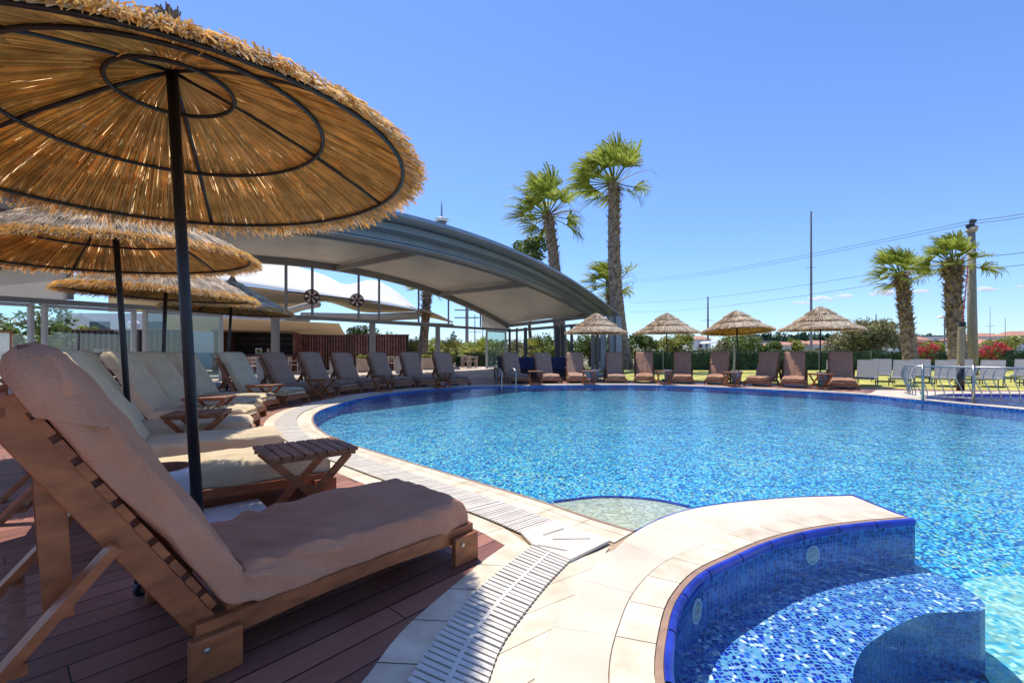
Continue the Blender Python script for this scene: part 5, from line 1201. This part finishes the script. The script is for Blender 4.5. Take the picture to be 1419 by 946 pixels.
for i, (u, vt, Y, r, lab) in enumerate([(1124, 293, 75, .20, 'tallest thin mast, rising behind the widest far umbrella'), (981, 411, 70, .16, 'thin mast left of the tilted umbrella'), (1214, 435, 80, .12, 'short thin mast above the round tree'), (658, 436, 60, .09, 'thin dark mast right of the distant crossarm pole'), (1372, 425, 85, .05, 'faint thin mast right of the bare pole'), (1393, 441, 90, .06, 'faint short mast near the right frame edge'), (669, 450, 62, .09, 'thin mast left of the right glass door')]):
    b = MB(); h = HC + (V0 - vt) / F_ * Y; b.tube([(0, 0, 0), (0, 0, h * .55), (0, 0, h)], [r, r * .9, r * .6], 6)
    if h > 6: b.bar((-.9, 0, h * .62), (.9, 0, h * .62), .06, .06)
    o = b.build('mast', M['alu_grey']); o.location = ((u - U0) / F_ * Y, Y, 0); tag(o, lab, 'mast', 'boat masts on the skyline')
e = empty('street_lamp', (W(1309, 488, 60).x, 60, 0), 0, 'white headed street lamp left of the right stout palm', 'street lamp'); b = MB(); b.tube([(0, 0, 0), (0, 0, 5.6)], .08, 8); b.build('post', M['alu_grey'], e)
b = MB(); b.lathe([(0, 5.9), (.3, 5.85), (.45, 5.7), (.1, 5.55)], (-.4, 0, 0), 12); b.bar((0, 0, 5.6), (-.5, 0, 5.75), .07, .07); b.build('lamp_head', M['white_paint'], e)
def cable(pts, lab):
    c = [W(*p) for p in pts]; out = []
    for a, d in zip(c, c[1:]):
        for k in range(14): t = k / 14; out.append(a.lerp(d, t) - Vector((0, 0, (a - d).length * .012 * 4 * t * (1 - t))))
    out.append(c[-1]); b = MB(); b.tube(out, .012, 4); o = b.build('cable', M['cable']); tag(o, lab, 'cable', 'overhead cables')
cable([(872, 387, 75), (1345, 306, 21), (1480, 284, 16)], 'uppermost overhead cable, reaching the bare pole top')
cable([(872, 390, 75), (1345, 310, 21), (1480, 289, 16)], 'overhead cable running just under the uppermost one')
cable([(872, 419, 75), (1345, 356, 22), (1480, 340, 16)], 'third overhead cable from the top, behind the palm crowns')
cable([(872, 432, 75), (1345, 372, 22), (1480, 358, 16)], 'lowest overhead cable across the right sky')
# white vent cap with a spike on the roof
vp = W(612, 306, 17.4); e = empty('roof_vent', (vp.x, vp.y, vp.z - .3), 0, 'round white cap with a thin metal spike standing on the arched roof', 'roof vent')
b = MB(); b.tube([(0, 0, -.72), (0, 0, .32)], .18, 16); b.build('neck', M['alu_grey'], e, smooth=True)
b = MB(); b.lathe([(.2, .26), (.265, .30), (.265, .36), (.13, .42), (0, .44)], n=20); b.build('cap', M['white_paint'], e); b = MB(); b.tube([(0, 0, .42), (0, 0, .8), (0, 0, 1.08)], [.035, .025, .006], 8); b.build('spike', M['alu_grey'], e)

# ------------------------------------------------------------------ houses beyond the hedge
def house(u0, u1, vt, vr, Y, label, wall='wall_white', roof='roof_red', seed=0, win=3, flat=False, group='houses beyond the hedge'):
    x0, x1 = (u0 - U0) / F_ * Y, (u1 - U0) / F_ * Y; w = x1 - x0; h = HC + (V0 - vr) / F_ * Y; ht = HC + (V0 - vt) / F_ * Y; dp = max(6, w * .6)
    e = empty('house', ((x0 + x1) / 2, Y + dp / 2, 0), 0, label, 'house', group)
    b = MB(); b.box((0, 0, h / 2), (w, dp, h)); b.build('wall', M[wall], e)
    b = MB()
    if flat: b.box((0, 0, h + .15), (w + .4, dp + .4, .3))
    else:
        o_ = .5; vs = [(-w / 2 - o_, -dp / 2 - o_, h), (w / 2 + o_, -dp / 2 - o_, h), (w / 2 + o_, dp / 2 + o_, h), (-w / 2 - o_, dp / 2 + o_, h), (-w / 4, 0, ht), (w / 4, 0, ht)]
        b.add(vs, [(0, 1, 5, 4), (1, 2, 5), (2, 3, 4, 5), (3, 0, 4), (3, 2, 1, 0)])
    b.build('roof', M[roof], e)
    for k in range(win):
        for z in ([h * .7, h * .3] if h > 5 else [h * .62]):
            b = MB(); b.box((-w / 2 + w * (k + .5) / win, -dp / 2 - .03, z), (min(1.4, w / win * .5), .08, min(1.5, h * .25))); b.build('window', M['pane_dark'], e)
H_ = [(1052, 1082, 468, 474, 105, 'pale flat roofed house left of the widest far umbrella', 'wall_white', 'alu_grey', 3, True), (1074, 1108, 473, 478, 95, 'low white house with a faint red roof left of the tallest mast', 'wall_white', 'roof_red', 3, False),
      (1106, 1127, 471, 476, 100, 'white red roofed house at the tallest mast', 'wall_white', 'roof_red', 2, False), (1127, 1160, 471, 477, 98, 'white red roofed house left of the round tree', 'wall_white', 'roof_red', 3, False),
      (1236, 1268, 466, 471, 105, 'two storey white house left of the left stout palm trunk', 'wall_white', 'roof_red', 4, True), (1268, 1288, 464, 471, 110, 'plain white block house between the stout palms', 'wall_white', 'roof_red', 2, False),
      (1286, 1310, 472, 474, 90, 'orange brown flat house between the stout palms', 'wall_brick', 'roof_red', 1, True), (1281, 1325, 461, 466, 140, 'far house with a dark flat roof above the orange brown one', 'wall_white', 'alu_dark', 4, True),
      (1352, 1392, 461, 466, 150, 'upper red roofed house right of the bare pole', 'wall_white', 'roof_red', 4, False), (1352, 1376, 468, 473, 110, 'middle red roofed house right of the bare pole', 'wall_white', 'roof_red', 3, False),
      (1374, 1412, 470, 476, 100, 'lower red roofed house near the right frame edge', 'wall_white', 'roof_red', 3, False), (1404, 1450, 458, 465, 120, 'tall red roofed house cut by the right frame edge', 'wall_white', 'roof_red', 4, False),
      (966, 985, 465, 470, 120, 'small red roofed house left of the tilted umbrella', 'wall_white', 'roof_red', 2, False), (1330, 1352, 466, 471, 130, 'red roofed house behind the right stout palm trunk', 'wall_white', 'roof_red', 2, False)]
for i, (a, c, vt, vr, Y, lab, wl, rf, wn, fl_) in enumerate(H_): house(a, c, vt, vr, Y, lab, wl, rf, i, wn, fl_)
e = empty('marquee', (W(990, 488, 62).x, 62, 0), 0, 'white flat canopy tent left of the tilted umbrella pole', 'marquee'); b = MB(); b.box((0, 0, 2.4), (2.9, 3, .3), top=.8); b.build('canopy', M['white_paint'], e)
for x in (-1.3, 1.3): b = MB(); b.box((x, -1.3, 1.15), (.1, .1, 2.3)); b.build('post', M['white_paint'], e)

# clouds
ci = 0
for (u0, u1, v, th) in [(1098, 1122, 420, 6), (1122, 1158, 414, 8), (1160, 1184, 410, 7), (1204, 1214, 408, 4), (1214, 1242, 406, 11), (1262, 1288, 404, 7), (1352, 1376, 401, 9), (1392, 1410, 403, 3), (1408, 1425, 397, 5)]:
    rng = random.Random(ci + 5); ci += 1; Y = 2700; s = Y / F_; bm = bmesh.new()
    for k in range(16):
        t = rng.random(); r = th * s * rng.uniform(.22, .5) * (1 - abs(t - .5) * 1.1)
        m_ = Matrix.Translation(((t - .5) * (u1 - u0) * s, rng.uniform(-20, 20), rng.uniform(-.1, .25) * th * s)) @ Matrix.Diagonal((1.5, 1.2, .8, 1)); bmesh.ops.create_icosphere(bm, subdivisions=3, radius=r, matrix=m_)
    for v_ in bm.verts:
        q = v_.co * .12; v_.co += Vector((noise.noise(q), noise.noise(q + Vector((5, 0, 0))), noise.noise(q + Vector((0, 5, 0))))) * th * s * .25
    me = bpy.data.meshes.new('cloud'); bm.to_mesh(me); bm.free(); me.polygons.foreach_set('use_smooth', [True] * len(me.polygons)); me.materials.append(M['cloud'])
    o = bpy.data.objects.new('cloud', me); COL.objects.link(o); o.location = (((u0 + u1) / 2 - U0) / F_ * Y, Y, HC + (V0 - v) / F_ * Y); o['kind'] = 'structure'

# ------------------------------------------------------------------ sky, sun, camera
sc = bpy.context.scene
w = bpy.data.worlds.new('World'); sc.world = w; w.use_nodes = True; nt = w.node_tree
bg = nt.nodes['Background']; sky = nt.nodes.new('ShaderNodeTexSky'); sky.sky_type = 'NISHITA'; sky.sun_disc = False
sd = Vector((-.42, .815, 2.1)).normalized(); el = math.asin(sd.z); az = atan2(sd.x, sd.y)
sky.sun_elevation = el; sky.sun_rotation = az; sky.altitude = 0; sky.air_density = 1.0; sky.dust_density = .1; sky.ozone_density = 3.5
vm = nt.nodes.new('ShaderNodeVectorMath'); vm.operation = 'MULTIPLY'; vm.inputs[1].default_value = (1, 1, 1.03)
nt.links.new(sky.outputs[0], vm.inputs[0]); tcw = nt.nodes.new('ShaderNodeTexCoord'); sw = nt.nodes.new('ShaderNodeSeparateXYZ'); nt.links.new(tcw.outputs['Generated'], sw.inputs[0])
rw = nt.nodes.new('ShaderNodeValToRGB'); rw.color_ramp.elements[0].position = 0; rw.color_ramp.elements[0].color = (.50, .62, .82, 1); rw.color_ramp.elements[1].position = .4; rw.color_ramp.elements[1].color = (.60, .69, .90, 1)
nt.links.new(sw.outputs['Z'], rw.inputs['Fac']); vm2 = nt.nodes.new('ShaderNodeVectorMath'); vm2.operation = 'MULTIPLY'; nt.links.new(vm.outputs[0], vm2.inputs[0]); nt.links.new(rw.outputs[0], vm2.inputs[1]); nt.links.new(vm2.outputs[0], bg.inputs['Color']); bg.inputs['Strength'].default_value = .13
sl = bpy.data.lights.new('sun', 'SUN'); sl.energy = 3.1; sl.angle = radians(.53); sl.color = (1, .95, .87)
so = bpy.data.objects.new('sun', sl); COL.objects.link(so); so.rotation_euler = (-sd).to_track_quat('-Z', 'Y').to_euler()
cam = bpy.data.cameras.new('camera'); co = bpy.data.objects.new('camera', cam); COL.objects.link(co); sc.camera = co
co.location = (0, 0, HC); co.rotation_euler = (radians(90), 0, 0); cam.sensor_width = 36; cam.lens = 36 * F_ / 1419; cam.shift_y = (V0 - 473) / 1419; cam.clip_end = 6000; cam.clip_start = .05
sc.view_settings.view_transform = 'Standard'; sc.view_settings.look = 'None'; sc.view_settings.exposure = 0.84; sc.view_settings.gamma = 1; sc.view_settings.use_curve_mapping = False
sc.cycles.max_bounces = 8; sc.cycles.transparent_max_bounces = 12; sc.cycles.diffuse_bounces = 3; sc.cycles.glossy_bounces = 4; sc.cycles.volume_bounces = 5
sc.cycles.use_denoising = True; sc.cycles.sample_clamp_indirect = 6
